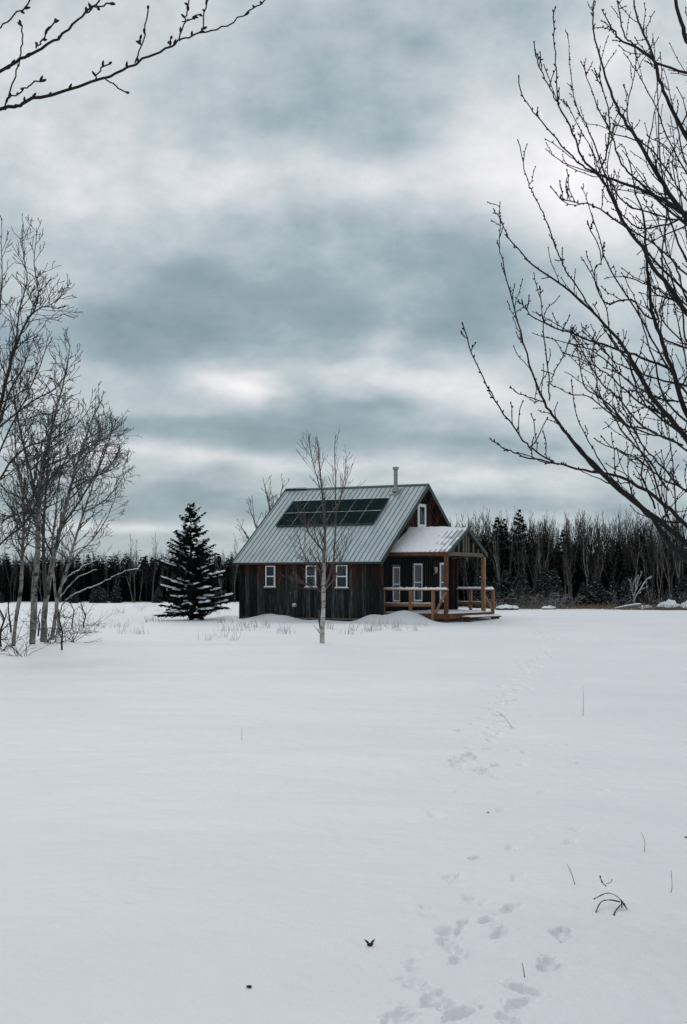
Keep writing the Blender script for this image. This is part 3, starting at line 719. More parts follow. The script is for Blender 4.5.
# stubby dark saplings beside the clump
def sapling(px, py, top, Y, label, w=1.6, nb=5):
    Y = on_ground(px, py).y; base = at(px, py, Y); base.z = gz(base.x, Y); root = empty('stub_sapling', base); tag(root, label, 'sapling', 'dark stub saplings beside the clump')
    H = (py - top) / F * Y; m = MB(); P = [Vector((random.uniform(-.03, .03) * i, 0, H * i / 4 - .1)) for i in range(5)]; R = [w * .62 / F * Y * (1 - .12 * i) for i in range(5)]; m.tube(P, R, 6)
    m.build('stem', M['dark_bark'], root, True); m2 = MB(); leader_branches(m2, P, R, nb, .3, (.3, .8), 1, .15, 1.0); m2.build('twigs', M['dark_bark'], root)
sapling(62, 646, 602, 36.8, 'dark crooked stub rising close right of the thick clump trunks', 1.9)
sapling(72, 628, 600, 41, 'thin dark stub standing between two others right of the clump', 1.4)
sapling(84, 628, 600, 43, 'straight dark stub, farthest right of the clump saplings', 1.5, 7)
sapling(1, 654, 612, 36, 'reddish dark stub at the left picture edge', 2.6, 5)
sapling(11, 634, 600, 40, 'dark stub seen just left of the leftmost pale trunk', 2.0, 3)
sapling(38, 636, 606, 41.5, 'dark stub seen between the two thick pale trunks', 1.8, 3)
# brushy twigs on the snow at the foot of the clump : individual shrubs
for i, (px, py, Y, lab) in enumerate([(50, 652, 37, 'low bare shrub at the foot of the thick right clump trunk'), (70, 642, 38, 'low bare shrub with twigs drooping over snow right of the clump'), (92, 626, 44, 'low bare shrub around the farthest right stub'),
                                   (22, 648, 38, 'low bare shrub between the two left clump trunks'), (0, 648, 38, 'low bare shrub at the left picture edge'), (66, 618, 45, 'low bushy shrub behind the stubs'), (10, 640, 0, 'low bare shrub right beside the leftmost whole trunk'), (56, 638, 0, 'low bare shrub close behind the thick right clump trunk'), (78, 634, 0, 'low bare shrub between the middle stub and the farthest stub'), (34, 630, 0, 'low bare shrub seen through the gap between the thick pale trunks')]):
    b = on_ground(px, py); m = MB()
    for k in range(13):
        d = Vector((random.gauss(.1, .9), random.gauss(0, .7), random.uniform(.35, 1.0))); twig(m, Vector((random.gauss(0, .1), random.gauss(0, .1), -.03)), d, random.uniform(.4, .95), .009, 1, 4, -.1, .25, .8, .8, .0045)
    o = m.build('bare_shrub', M['dark_bark']); o.location = b; tag(o, lab, 'shrub', 'low bare shrubs by the clump')

# pale frosted tree behind the cabin's left gable
traced_tree('frosted_tree', 'pale bare tree showing over the left end of the cabin roof', 'tree', 82.0,
    [[(268, 608, 2.4, 0), (268, 570, 2.2, 0), (269, 545, 2.0, 0), (271, 522, 1.6, 0), (268, 500, 1.2, 0), (264, 484, .5, 0)],
     [(269, 548, 1.4, 0), (258, 530, 1.1, .5), (252, 515, .8, .8), (249, 508, .4, 1.)],
     [(270, 535, 1.4, 0), (277, 515, 1.0, -.5), (280, 498, .8, -.8), (283, 484, .4, -1.)],
     [(271, 560, 1.2, 0), (256, 548, 1.0, .5), (246, 535, .8, .8), (240, 524, .4, 1.)]],
    M['wood_pale'], M['wood_pale'], 14, (.7, 1.7), t0=.35, dens=.75, spread=.6, up=.4, rmin=.012)

# ------------------------------------------------------------------ spruce
def spruce(H, R, layers, seed, needle_n=34, snow=.5, tip=.03, lw=.10, nl=.24, rag=0):
    random.seed(seed); mt, mn, ms = MB(), MB(), []
    mt.tube([(0, 0, -.1), (0, 0, H * .5), (0, 0, H * .98)], [H * .018, H * .010, .008], 7)
    for i in range(layers):
        t = i / (layers - 1); z = H * (.06 + .90 * t ** .92); Rr = R * ((1 - t) ** (1.12 if rag else .82)) * (1 if t > .08 else .86) + (.17 if rag else .10)
        nb = int((5 if rag else 6) + 5 * (1 - t))
        a0 = random.random() * 7
        for k in range(nb):
            a = a0 + 2 * pi * k / nb + random.uniform(-.25, .25); L = Rr * (random.uniform(.5, 1.2) * (1 + .3 * float(vnoise(a * .9, z * 1.3 + 4, 12))) if rag else random.uniform(.72, 1.18)); zz = z + random.uniform(-1, 1) * (1.2 if rag else .5) * H / layers
            droop = (-.16 if rag else -.30) + (.85 if rag else .75) * t + (random.uniform(-.15, .15) if rag else 0); pts = []
            for j in range(6):
                s = j / 5; rr = L * s; pts.append(Vector((cos(a) * rr, sin(a) * rr, zz + rr * droop * (.5 + .2 * s) + .12 * L * s ** 2.4)))
            mn.tube(pts, [.018 * (1 - .7 * j / 5) + .003 for j in range(6)], 3, False)
            side = Vector((-sin(a), cos(a), 0)); out = Vector((cos(a), sin(a), 0))
            nn = max(6, int(needle_n * L / R))
            for q in range(nn):
                s = (q + random.random()) / nn; s = .12 + .9 * s; j = min(4, int(s * 5)); c = pts[j].lerp(pts[j + 1], min(1, s * 5 - j))
                for sg in (-1, 1):
                    wl = nl * (1.15 - .75 * s) * random.uniform(.6, 1.3) * min(1, .35 + L / R)
                    d = (out * random.uniform(.5, 1.0) + side * sg * random.uniform(.5, 1.2) + Vector((0, 0, random.uniform(-.45, .15)))).normalized()
                    e = c + d * wl; w = d.cross(Vector((0, 0, 1))).normalized() * (lw * random.uniform(.25, .5)); v = Vector((0, 0, lw * random.uniform(.2, .45)))
                    mn.raw([c - w * .4, c + w * .4, e + w * .25 , e - w * .25], [(0, 1, 2, 3)]); mn.raw([c + v * .3, c - v * .5, e - v * .7, e + v * .1], [(0, 1, 2, 3)])
            # pads of snow lying along the branch
            if random.random() < snow * (1.25 - 1.0 * t) + (.15 if t < .35 else 0):
                s0 = random.uniform(.25, .5); s1 = random.uniform(.75, 1.0); n = max(3, int((s1 - s0) * L / .10)); Q = []; RR = []
                for j in range(n + 1):
                    s = s0 + (s1 - s0) * j / n; jj = min(4, int(s * 5)); c = pts[jj].lerp(pts[jj + 1], min(1, s * 5 - jj)); Q.append(c + Vector((random.uniform(-.03, .03), random.uniform(-.03, .03), .035)))
                    RR.append((.022 + .05 * random.random()) * (1 if 0 < j < n else .3))
                pm = MB(); sd2 = side
                ncr = 7; kk = 0
                for c, r_ in zip(Q, RR):
                    r_ = r_ * random.uniform(.6, 1.4); w_ = r_ * random.uniform(1.8, 3.4)
                    for u in range(ncr):
                        an = pi * u / (ncr - 1); pm.v.append(tuple(c + sd2 * (cos(an) * w_ * random.uniform(.85, 1.15)) + Vector((0, 0, sin(an) * r_ * .9 - (.04 if u in (0, ncr - 1) else 0)))))
                for j in range(len(Q) - 1):
                    for u in range(ncr - 1): pm.f.append((j * ncr + u, (j + 1) * ncr + u, (j + 1) * ncr + u + 1, j * ncr + u + 1))
                ms.append(pm)
    return mt, mn, ms
mt, mn, ms = spruce(5.08, 1.62, 26, 21, 34, .62, nl=.36, lw=.13, rag=1)
b = at(191, 620.5, 60.0); b.z = gz(b.x, 60.0) - .02
root = empty('spruce_tree', b); tag(root, 'dark green spruce with snow on its lower boughs left of the cabin', 'tree')
mt.build('trunk', M['dark_bark'], root, True); mn.build('branches', M['needles'], root); 
random.shuffle(ms)
for pm in ms[:96]: pm.build('bough_snow', M['snow'], root, True)

# ------------------------------------------------------------------ woods
def proto_bare(seed, H=8.5, lean=.05, nb=18, lvl=1, r=.075, forked=False):
    random.seed(seed); mt, mc = MB(), MB(); P = []; x = y = 0
    for i in range(8):
        P.append(Vector((x, y, H * i / 7 * .97))); x += random.gauss(lean, .12); y += random.gauss(0, .12)
    R = [r * (1 - .86 * i / 7) for i in range(8)]; P[0].z = -.3; mt.tube(P, R, 6)
    leader_branches(mc, P, R, nb, .28, (.9, 2.3), lvl, .5, .5, .45, .012, wob=.16)
    if forked:
        Q = [P[2]]; 
        for i in range(5): Q.append(Q[-1] + Vector((.28 + random.gauss(0, .08), random.gauss(0, .1), H * .13)))
        RQ = [r * .65 * (1 - .8 * i / 5) for i in range(6)]; mt.tube(Q, RQ, 5); leader_branches(mc, Q, RQ, nb // 2, .2, (.6, 1.5), lvl, .5, .5, .45, .012, wob=.16)
    return mt, mc
def proto_spruce(seed, H, R): return spruce(H, R, 15, seed, 9, .0, lw=.34, nl=.5)
protos = {}
def reg(key, kind, mbs, mats, partn):
    meshes = []
    for mb, mt_, pn in zip(mbs, mats, partn):
        if not mb.v: continue
        me = bpy.data.meshes.new(kind + '_' + pn); me.from_pydata(mb.v, [], mb.f); me.materials.append(mt_); meshes.append((pn, me))
    protos[key] = (kind, meshes)
for i in range(4): reg('pale%d' % i, 'pale_birch', proto_bare(100 + i, 8.2, .10 * (-1) ** i, 15, 1, .062, i % 2 == 0), (M['wood_pale'], M['wood_grey']), ('trunk', 'crown'))
for i in range(4): reg('grey%d' % i, 'bare_tree', proto_bare(200 + i, 8.4, .04 * (-1) ** i, 22, 1, .08, i % 2 == 1), (M['wood_grey'], M['far_dark']), ('trunk', 'crown'))
for i in range(3):
    s_ = proto_spruce(300 + i, 8.5, 1.5 + .2 * i); reg('spr%d' % i, 'spruce_tree', (s_[0], s_[1]), (M['far_dark'], M['far_needles']), ('trunk', 'branches'))
for i in range(2):
    s_ = proto_spruce(320 + i, 3.0, .95); reg('low%d' % i, 'young_spruce', (s_[0], s_[1]), (M['far_dark'], M['frosted_needles']), ('trunk', 'branches'))
def stamp(key, x, y, s, rz, label, cat, group):
    kind, meshes = protos[key]; r = empty(kind, (x, y, gz(x, y)), rz); r.scale = (s, s, s * random.uniform(.92, 1.08)); tag(r, label, cat, group)
    for pn, me in meshes:
        o = bpy.data.objects.new(pn, me); COL.objects.link(o); o.parent = r
    return r
for i in range(3):
    s_ = spruce(8.5, 1.6, 13, 400 + i, 5, .0, lw=.34, nl=.62); reg('msp%d' % i, 'spruce_tree', (s_[0], s_[1]), (M['far_dark'], M['far_needles']), ('trunk', 'branches'))
for i in range(3): reg('mbr%d' % i, 'bare_tree', proto_bare(420 + i, 8.4, .03, 26, 1, .06, i == 1), (M['far_dark'], M['far_dark']), ('trunk', 'crown'))
random.seed(55)
def hscale_right(px):   # height of the wood's top over the field, right side
    return 1.0 + .05 * sin(px * .05)
LR = {'pale': 'pale thin trunk at the front of the wood right of the cabin', 'grey': 'bare grey tree in the wood right of the cabin',
      'spr': 'dark spruce in the wood right of the cabin', 'low': 'small snow dusted spruce at the edge of the right wood'}
LL = {'pale': 'pale thin trunk at the front of the far wood left of the cabin', 'grey': 'bare grey tree in the far wood left of the cabin',
      'spr': 'dark spruce in the far wood left of the cabin', 'low': 'small snow dusted spruce at the edge of the far left wood'}
CAT = {'pale': 'tree', 'grey': 'tree', 'spr': 'tree', 'low': 'young tree'}
def plant(side, px, Y, k, s):
    x = (px - CX) / F * Y; key = k + str(random.randrange({'pale': 4, 'grey': 4, 'spr': 3, 'low': 2}[k]))
    stamp(key, x, Y, s, random.uniform(0, 6.28), (LR if side else LL)[k], CAT[k], ('trees of the wood right of the cabin, ' if side else 'trees of the far wood left of the cabin, ') + {'pale': 'pale trunks', 'grey': 'bare grey ones', 'spr': 'dark spruces', 'low': 'young spruces'}[k])
# right wood, front rows
for i in range(36): plant(1, random.uniform(462, 730), random.uniform(119, 130), 'pale', random.uniform(.50, .98))
for i in range(26): plant(1, random.uniform(455, 730), random.uniform(120, 134), 'grey', random.uniform(.66, .98))
for px, s in [(497, 1.0), (519, 1.04), (504, .88), (563, .9), (583, .74), (618, .72), (640, .76), (690, .75), (484, .78), (535, .7)]: plant(1, px, random.uniform(124, 132), 'spr', s * .98)
for i in range(26): plant(1, random.uniform(470, 730), random.uniform(117, 121), 'low', random.uniform(.45, 1.1))
# left wood
for i in range(14): plant(0, random.uniform(-30, 300), random.uniform(176, 186), 'pale', random.uniform(.50, .86))
for i in range(14): plant(0, random.uniform(-30, 300), random.uniform(178, 192), 'grey', random.uniform(.62, .88))
for i in range(16): plant(0, random.uniform(-30, 300), random.uniform(180, 192), 'spr', random.uniform(.50, .74))
for px in (134, 152, 60, 235): plant(0, px, 178, 'grey', 1.05)
for i in range(12): plant(0, random.uniform(-30, 240), random.uniform(172, 176), 'low', random.uniform(.4, .8))
# the depth of the wood behind them, one dense mass
def mass(name, n, f_pos, kinds, s_rng, seed, mt_):
    random.seed(seed); VV = []; FF = []; k = 0; arrs = {}
    for key in kinds:
        vs = []; fs = []; o = 0
        for pn, me in protos[key][1]:
            a = np.empty(len(me.vertices) * 3); me.vertices.foreach_get('co', a); a = a.reshape(-1, 3); vs.append(a)
            fs += [[i + o for i in p.vertices] for p in me.polygons]; o += len(a)
        q = np.array([f if len(f) == 4 else (f + [f[-1]] if len(f) == 3 else f[:4]) for f in fs if len(f) <= 4 or True], dtype=np.int64)
        arrs[key] = (np.concatenate(vs), q)
    for i in range(n):
        x, y = f_pos(); key = random.choice(kinds); v, q = arrs[key]; s = random.uniform(*s_rng); a = random.uniform(0, 6.28)
        w = np.empty_like(v); w[:, 0] = (v[:, 0] * cos(a) - v[:, 1] * sin(a)) * s + x; w[:, 1] = (v[:, 0] * sin(a) + v[:, 1] * cos(a)) * s + y; w[:, 2] = v[:, 2] * s + gz(x, y)
        VV.append(w); FF.append(q + k); k += len(v)
    V = np.concatenate(VV); Q = np.concatenate(FF); me = bpy.data.meshes.new(name); me.vertices.add(len(V)); me.vertices.foreach_set('co', V.ravel())
    me.loops.add(Q.size); me.loops.foreach_set('vertex_index', Q.ravel().astype(np.int32)); me.polygons.add(len(Q)); me.polygons.foreach_set('loop_start', (np.arange(len(Q)) * 4).astype(np.int32))
    me.update(calc_edges=True); me.validate(); me.materials.append(mt_); o = bpy.data.objects.new(name, me); COL.objects.link(o); return o
def pos_r():
    px = random.uniform(400, 900); Y = random.uniform(127, 160); return (px - CX) / F * Y, Y
def pos_l():
    px = random.uniform(-330, 460); Y = random.uniform(186, 220); return (px - CX) / F * Y, Y
tag(mass('right_wood', 430, pos_r, ['msp0', 'msp1', 'msp2', 'mbr0'], (.40, .74), 3, M['far_needles']), 'dense dark depth of the wood to the right of the cabin', 'woodland', kind='stuff')
tag(mass('right_wood_bare', 1050, pos_r, ['mbr0', 'mbr1', 'mbr2'], (.70, 1.06), 4, M['far_dark']), 'mass of leafless trees filling the right wood', 'woodland', kind='stuff')
tag(mass('left_wood', 800, pos_l, ['msp0', 'msp1', 'msp2', 'mbr1'], (.50, .78), 5, M['far_needles']), 'dense dark far wood beyond the field on the left', 'woodland', kind='stuff')
tag(mass('left_wood_bare', 1150, pos_l, ['mbr0', 'mbr1', 'mbr2'], (.58, .84), 6, M['far_dark']), 'mass of leafless trees filling the far left wood', 'woodland', kind='stuff')

# ------------------------------------------------------------------ edge of the right wood
random.seed(91)
def tufts(name, label, spots, hgt, n, r):
    m = MB()
    for (x, y, rad) in spots:
        for k in range(n):
            px, py = x + random.gauss(0, rad), y + random.gauss(0, rad * .6); z = gz(px, py); L = random.uniform(*hgt); d = Vector((random.gauss(0, .35), random.gauss(0, .35), 1)).normalized()
            p0 = Vector((px, py, z - .03)); p1 = p0 + d * L * .6; p2 = p1 + (d + Vector((random.gauss(0, .4), random.gauss(0, .3), -.1))).normalized() * L * .4
            m.tube([p0, p1, p2], [r, r * .8, r * .35], 3, False)
    o = m.build(name, M['grass']); tag(o, label, 'dry grass', kind='stuff')
sp_ = [((px - CX) / F * Y, Y, .8) for px, Y in [(random.choice([515, 530, 562, 578, 590, 604, 625, 650, 700, 740]) + random.gauss(0, 7), random.uniform(110, 117)) for _ in range(60)]] + [((px - CX) / F * Y, Y, .9) for px, Y in [(random.uniform(608, 690), random.uniform(108, 114)) for _ in range(60)]]
tufts('reed_belt', 'straw coloured dry reeds along the foot of the right wood', sp_, (.15, .6), 18, .014)
sp_ = []
for px, py, n in [(80, 632, 4), (110, 627, 4), (150, 622, 5), (130, 634, 3), (228, 622, 3), (225, 640, 3), (236, 632, 2), (245, 628, 4), (262, 627, 3), (290, 634, 3), (372, 630, 5), (388, 628, 3), (400, 630, 2), (348, 634, 2), (430, 626, 1), (330, 628, 2), (215, 612, 5), (145, 608, 6), (120, 612, 5), (170, 610, 3)]:
    for k in range(n): p = on_ground(px + random.gauss(0, 7), py + random.gauss(0, 1.5)); sp_.append((p.x, p.y, .12))
tufts('field_grass', 'sparse dry stalks poking through the snow round the cabin', sp_, (.12, .42), 8, .0045)
# snow covered boulders and brush piles
def mound(px, py, Y, w, h, lab):
    w *= .7; h *= .75
    x = (px - CX) / F * Y; root = empty('snow_capped_boulder', (x, Y, gz(x, Y))); tag(root, lab, 'boulder', 'snow capped boulders at the wood edge')
    V = []; Fc = []; nx, ny = 18, 9; ph = random.random() * 9; sd = random.randrange(99)
    for i in range(ny + 1):
        t = i / ny * pi / 2
        for j in range(nx):
            p = 2 * pi * j / nx; q = 1 + .38 * float(fbm(cos(p) * 1.4 + ph, sin(p) * 1.9 + t * 2.2, 3, sd)); V.append((w * cos(p) * cos(t) * q, w * .8 * sin(p) * cos(t) * q, h * sin(t) * q - .05))
    for i in range(ny):
        for j in range(nx): j2 = (j + 1) % nx; Fc.append((i * nx + j, i * nx + j2, (i + 1) * nx + j2, (i + 1) * nx + j))
    low = [f for f in Fc if f[0] < nx * 3]; top = [f for f in Fc if f[0] >= nx * 3]
    m = MB(); m.raw(V, low); m.build('rock', M['wood_grey'], root, True); m = MB(); m.raw([(a * 1.06, b_ * 1.06, c + .07) for a, b_, c in V], Fc[nx * 2:]); m.build('snow_cap', M['snow'], root, True)
mound(505, 604, 104, .85, .50, 'snow capped boulder just right of the porch railing')
mound(513, 606, 108, .6, .35, 'small snow capped boulder second from the porch at the wood edge')
mound(548, 606, 110, .7, .28, 'low snow capped boulder at the wood edge midway right of the porch')
mound(668, 606, 111, 1.15, .85, 'largest snow capped boulder among reeds near the right picture edge')
mound(686, 606, 110, .6, .7, 'round snow capped boulder at the right picture edge')
mound(645, 606, 112, .8, .35, 'low snow capped boulder just left of the largest one')
for i in range(30):
    px = random.uniform(492, 690); Yb = random.uniform(112, 118); bb = at(px, 600, Yb); bb.z = gz(bb.x, Yb); m = MB()
    for k in range(12):
        d = Vector((random.gauss(0, .6), random.gauss(0, .5), random.uniform(.5, 1.0))); twig(m, Vector((random.gauss(0, .15), random.gauss(0, .1), -.03)), d, random.uniform(.7, 1.9), .022, 1, 4, .1, .25, .8, .5, .012)
    o = m.build('snowy_shrub', M['snowy_twigs']); o.location = bb; tag(o, 'snow flecked bare shrub at the foot of the right wood', 'shrub', 'snow flecked shrubs at the foot of the right wood')
# bent white sapling, fallen log
Y = 108; bpt = at(634, 606, Y); bpt.z = gz(bpt.x, Y); root = empty('snowy_broken_tree', bpt); tag(root, 'snow coated broken forked tree at the wood edge right of the porch', 'tree')
m = MB(); 
for tr in ([(634, 607, 1.8, 0), (635, 598, 1.6, 0), (640, 590, 1.4, 0), (646, 580, .9, .3), (650, 577, .6, .4)], [(635, 598, 1.3, 0), (631, 588, 1.0, -.2), (630, 580, .6, -.3)], [(634, 596, 1., 0), (637, 586, .8, .2), (641, 574, .4, .3)], [(633, 600, 1.2, 0), (637, 606, 1.0, .1), (642, 609, .7, .3)]):
    P = [at(a, b_, Y + d) - bpt for a, b_, w, d in tr]; R = [w * .42 / F * Y for _, _, w, _ in tr]; P, R = smooth_path(P, R); m.tube(P, R, 6); leader_branches(m, P, R, 7, .2, (.4, 1.1), 1, .3, .7, rmin=.016)
m.build('trunk', mk_bark('snow_coated_bark', (.10, .095, .09), (.2, .19, .18), up=(.1, .7)), root, False)
Y = 103; p0 = at(614, 608, 101); p1 = at(640, 603, 107); m = MB(); c = Vector((p0.x, p0.y, gz(p0.x, p0.y) + .12)); e = Vector((p1.x, p1.y, gz(p1.x, p1.y) + .42)); m.tube([Vector((0, 0, 0)), (e - c) * .5 + Vector((0, 0, .05)), e - c], [.06, .10, .13], 8)
o = m.build('fallen_log', M['snowy_bark'], None, True); o.location = c; tag(o, 'snow dusted fallen log pointing at the field below the broken tree', 'log')
p0 = at(658, 616, 90); m = MB(); m.tube([(0, 0, .0), (.25, .5, .1), (.6, .9, .10)], [.03, .04, .02], 6); o = m.build('fallen_branch', M['snowy_bark']); o.location = (p0.x, 80, gz(p0.x, 80)); tag(o, 'short snow dusted branch lying on the field at the right', 'branch')

# ------------------------------------------------------------------ near trees whose limbs reach into the picture
def near_tree(name, label, Y0, base, limbs, seed, Dsp, tw_n, tw_L, budr, extra_lvl=1, trunk_top=None, rmin=.0022, density=1.0):
    """limbs: list of (list of (px,py,half width px)), depth at root, depth at tip)"""
    random.seed(seed); bx, by = base; root = empty(name, (bx, by, gz(bx, by))); tag(root, label, 'tree'); o = Vector(root.location)
    mt = MB(); P = [Vector((bx, by, o.z - .2)) - o, Vector((bx, by, 1.2)) - o, trunk_top * .5 + Vector((bx, by, 1.2)) * .5 - o, trunk_top - o]
    P2, R2 = smooth_path(P, [.16, .12, .09, .05], 5); mt.tube(P2, R2, 12); mt.build('trunk', M['near_bark'], root, True)
    mb = MB(); bd = mb
    for li, (tr, d0, d1) in enumerate(limbs):
        L = len(tr); Pp = []; Rr = []
        for i, (px, py, w) in enumerate(tr):
            t = i / (L - 1); dY = d0 + (d1 - d0) * t; Pp.append(at(px, py, dY) - o); Rr.append(w * .72 / F * dY)
        Pp, Rr = smooth_path(Pp, Rr, 4)
        Pp = [p + rvec() * .004 for p in Pp]
        mb.tube(Pp, [max(r, rmin) for r in Rr], 8)
        tot = sum((Pp[i + 1] - Pp[i]).length for i in range(len(Pp) - 1))
        # knobbly bud spurs and side twigs
        for i in range(len(Pp) - 1):
            seg = (Pp[i + 1] - Pp[i]).length; k = seg / Dsp; k = int(k) + (random.random() < k % 1)
            for _ in range(k):
                c = Pp[i].lerp(Pp[i + 1], random.random()); ax = (Pp[i + 1] - Pp[i]).normalized(); sd_ = ax.cross(rvec()).normalized(); dd = (ax * .7 + sd_ * .7 + Vector((0, 0, .35))).normalized()
                thin = Rr[i] < .009
                if random.random() < (.62 if thin else .35):
                    bd.tube([c, c + dd * budr * 1.5, c + dd * budr * 3, c + dd * budr * 4.4], [budr * .55, budr * .9, budr * .8, budr * .1], 5, False)
                elif random.random() < tw_n:
                    twig(mb, c, dd, random.uniform(*tw_L) * ((1.0 if not thin else .5) if i < .72 * len(Pp) else .22), max(rmin, min(.005, Rr[i] * .5)), 0 if thin or random.random() < .45 else extra_lvl, 5, .25, .30, .8, 1.7 * density, rmin, 5, bd, budr)
        e = Pp[-1]; dd = (Pp[-1] - Pp[-2]).normalized(); bd.tube([e - dd * .004, e + dd * budr, e + dd * budr * 2.6, e + dd * budr * 4], [budr * .5, budr, budr * .8, .0005], 5, False)
    mb.build('limbs', M['near_bark'], root, True)
def z6(l): return [(440 + x / 2.781, y / 2.781, w) for x, y, w in l]
def z7(l): return [(440 + x / 2.781, 260 + y / 2.781, w) for x, y, w in l]
T = (800, 640, 7.)   # where the limbs leave the trunk, off the right side
L_ = []
L_.append(([(790, 700, 9), (735, 590, 6)] + z7([(687, 790, 4.2), (620, 735, 3.6), (540, 668, 3.1), (450, 590, 2.6), (370, 505, 2.2), (320, 440, 1.9), (290, 395, 1.6), (250, 290, 1.2), (215, 170, 1.0), (190, 70, .8), (175, 0, .7)]) + z6([(166, 690, .6), (168, 565, .4)]), 6.0, 6.9))
L_.append(([(800, 720, 9), (745, 620, 5)] + z7([(700, 850, 4.0), (640, 790, 3.4), (580, 705, 3.0), (500, 640, 2.5), (430, 580, 2.0), (380, 520, 1.6), (330, 455, 1.2)]), 6.0, 5.6))
L_.append(([(795, 705, 6), (735, 570, 4)] + z7([(690, 740, 3.0), (600, 660, 2.4), (500, 605, 2.0), (400, 585, 1.6), (320, 565, 1.3), (230, 545, 1.0), (185, 525, .8), (140, 500, .5)]), 5.9, 5.0))
L_.append((z7([(320, 565, 1.2), (270, 535, 1.15), (230, 500, 1.1), (180, 430, 1.0), (130, 350, .9), (90, 260, .7), (65, 182, .45)]), 5.35, 4.9))
L_.append(([(800, 690, 9), (745, 520, 6)] + z7([(700, 515, 4.2), (640, 440, 3.6), (590, 380, 3.2), (540, 290, 2.8), (510, 240, 2.4), (440, 160, 1.9), (340, 70, 1.4), (240, 0, 1.1)]) + z6([(240, 720, 1.0), (190, 660, .8), (165, 605, .7), (150, 590, .4)]), 6.0, 7.2))
L_.append((z7([(650, 310, 2.0), (560, 270, 1.7), (480, 245, 1.5), (380, 210, 1.3), (300, 180, 1.0), (250, 150, .8), (225, 110, .5)]), 6.3, 5.2))
L_.append(([(805, 680, 8), (735, 470, 5)] + z7([(700, 450, 3.8), (650, 320, 3.2), (620, 230, 2.8), (590, 140, 2.4), (575, 0, 2.0)]) + z6([(573, 690, 1.7), (565, 600, 1.4), (545, 540, 1.0), (520, 430, .7), (500, 400, .4)]), 6.2, 7.6))
L_.append(([(810, 660, 9), (760, 420, 6), (720, 350, 4.4)] + z7([(687, 145, 3.4), (640, 80, 3.0), (580, 0, 2.6)]) + z6([(570, 700, 2.4), (520, 630, 2.1), (480, 550, 1.8), (445, 490, 1.6), (395, 440, 1.5), (370, 370, 1.3), (330, 290, 1.1), (322, 200, .8), (318, 100, .7), (318, 22, .4)]), 6.0, 5.0))
L_.append(([(740, 260, 4.5), (705, 225, 3.6)] + z6([(687, 600, 3.0), (600, 545, 2.2), (500, 505, 1.8), (440, 485, 1.5), (395, 460, 1.3), (340, 405, 1.1), (280, 335, .9), (240, 285, .7), (217, 218, .4)]), 6.0, 5.4))
L_.append((z6([(330, 290, .9), (312, 260, .8), (295, 230, .7), (278, 185, .6), (265, 145, .4)]), 5.2, 5.0))
L_.append(([(815, 640, 9), (770, 360, 6), (725, 260, 4.4)] + z6([(687, 610, 3.8), (620, 510, 3.2), (560, 410, 2.6), (510, 330, 2.1), (480, 270, 1.8), (455, 190, 1.4), (425, 85, 1.0), (428, 0, .8), (430, -60, .5)]), 6.4, 7.4))
L_.append((z6([(440, 488, 1.3), (465, 420, 1.1), (472, 350, 1.0), (455, 250, .8), (430, 190, .5)]), 5.5, 6.2))
L_.append(([(820, 600, 9), (775, 300, 6), (725, 190, 4)] + z6([(700, 400, 3.2), (640, 290, 2.6), (610, 220, 2.3), (590, 160, 2.0), (510, 115, 1.4), (480, 80, 1.1), (450, 30, .6)]), 6.3, 5.4))
L_.append((z6([(600, 180, 2.), (575, 110, 1.7), (545, 40, 1.3), (535, -40, .8)]), 6.0, 6.8))
L_.append(([(760, 130, 4), (715, 85, 3)] + z6([(687, 205, 1.9), (600, 172, 1.5), (540, 125, 1.2), (510, 90, 1.0), (495, 0, .8), (490, -60, .4)]), 6.8, 7.6))
L_.append(([(825, 560, 9), (780, 200, 5), (730, 80, 4)] + z6([(700, 130, 3.2), (670, 60, 2.8), (650, -20, 2.2), (640, -90, 1.6)]), 5.6, 6.0))
L_.append((z7([(340, 0, .9)]) + z6([(320, 690, .95), (300, 630, .9), (285, 590, .85), (262, 545, .8), (250, 520, .7), (235, 470, .6), (218, 395, .4)]), 6.2, 6.4))
L_.append((z7([(430, 150, 1.1), (385, 80, 1.0), (345, 20, .95), (340, 0, .9)]), 6.6, 6.2))
L_.append((z6([(530, 640, 1.2), (445, 580, 1.0), (390, 565, .8), (335, 552, .4)]), 5.4, 4.9))
L_.append((z7([(305, 390, 1.0), (303, 330, .9), (290, 220, .8), (282, 120, .6), (278, 75, .4)]), 6.4, 6.2))
L_.append((z7([(290, 395, .9), (262, 388, .8), (230, 375, .7), (197, 358, .4)]), 6.4, 6.0))
L_.append((z7([(310, 330, .8), (335, 280, .7), (360, 220, .5), (365, 190, .4)]), 6.4, 6.7))
L_.append((z7([(640, 440, 1.5), (560, 400, 1.2), (480, 330, 1.0), (420, 290, .8), (350, 260, .5)]), 6.1, 5.4))
L_.append((z7([(687, 350, 1.6), (600, 330, 1.2), (520, 300, 1.0), (470, 270, .7), (400, 190, .4)]), 6.6, 7.2))
L_.append((z7([(600, 690, 1.5), (560, 600, 1.2), (570, 540, .9), (540, 470, .6), (500, 420, .4)]), 6.0, 6.5))
L_.append((z7([(687, 640, 1.4), (620, 610, 1.1), (560, 560, .9), (500, 530, .7), (430, 500, .4)]), 6.0, 5.6))
L_.append((z7([(540, 290, 1.2), (480, 220, .9), (460, 130, .8), (430, 60, .6), (400, 0, .4)]), 6.6, 7.0))
L_.append((z6([(650, 500, 1.3), (600, 430, 1.1), (540, 370, 1.0), (520, 300, .8), (545, 180, .5), (540, 130, .4)]), 6.4, 7.0))
L_.append((z6([(687, 480, 1.3), (640, 400, 1.0), (600, 300, .9), (560, 220, .7), (515, 150, .4)]), 7.2, 7.4))
random.seed(77)
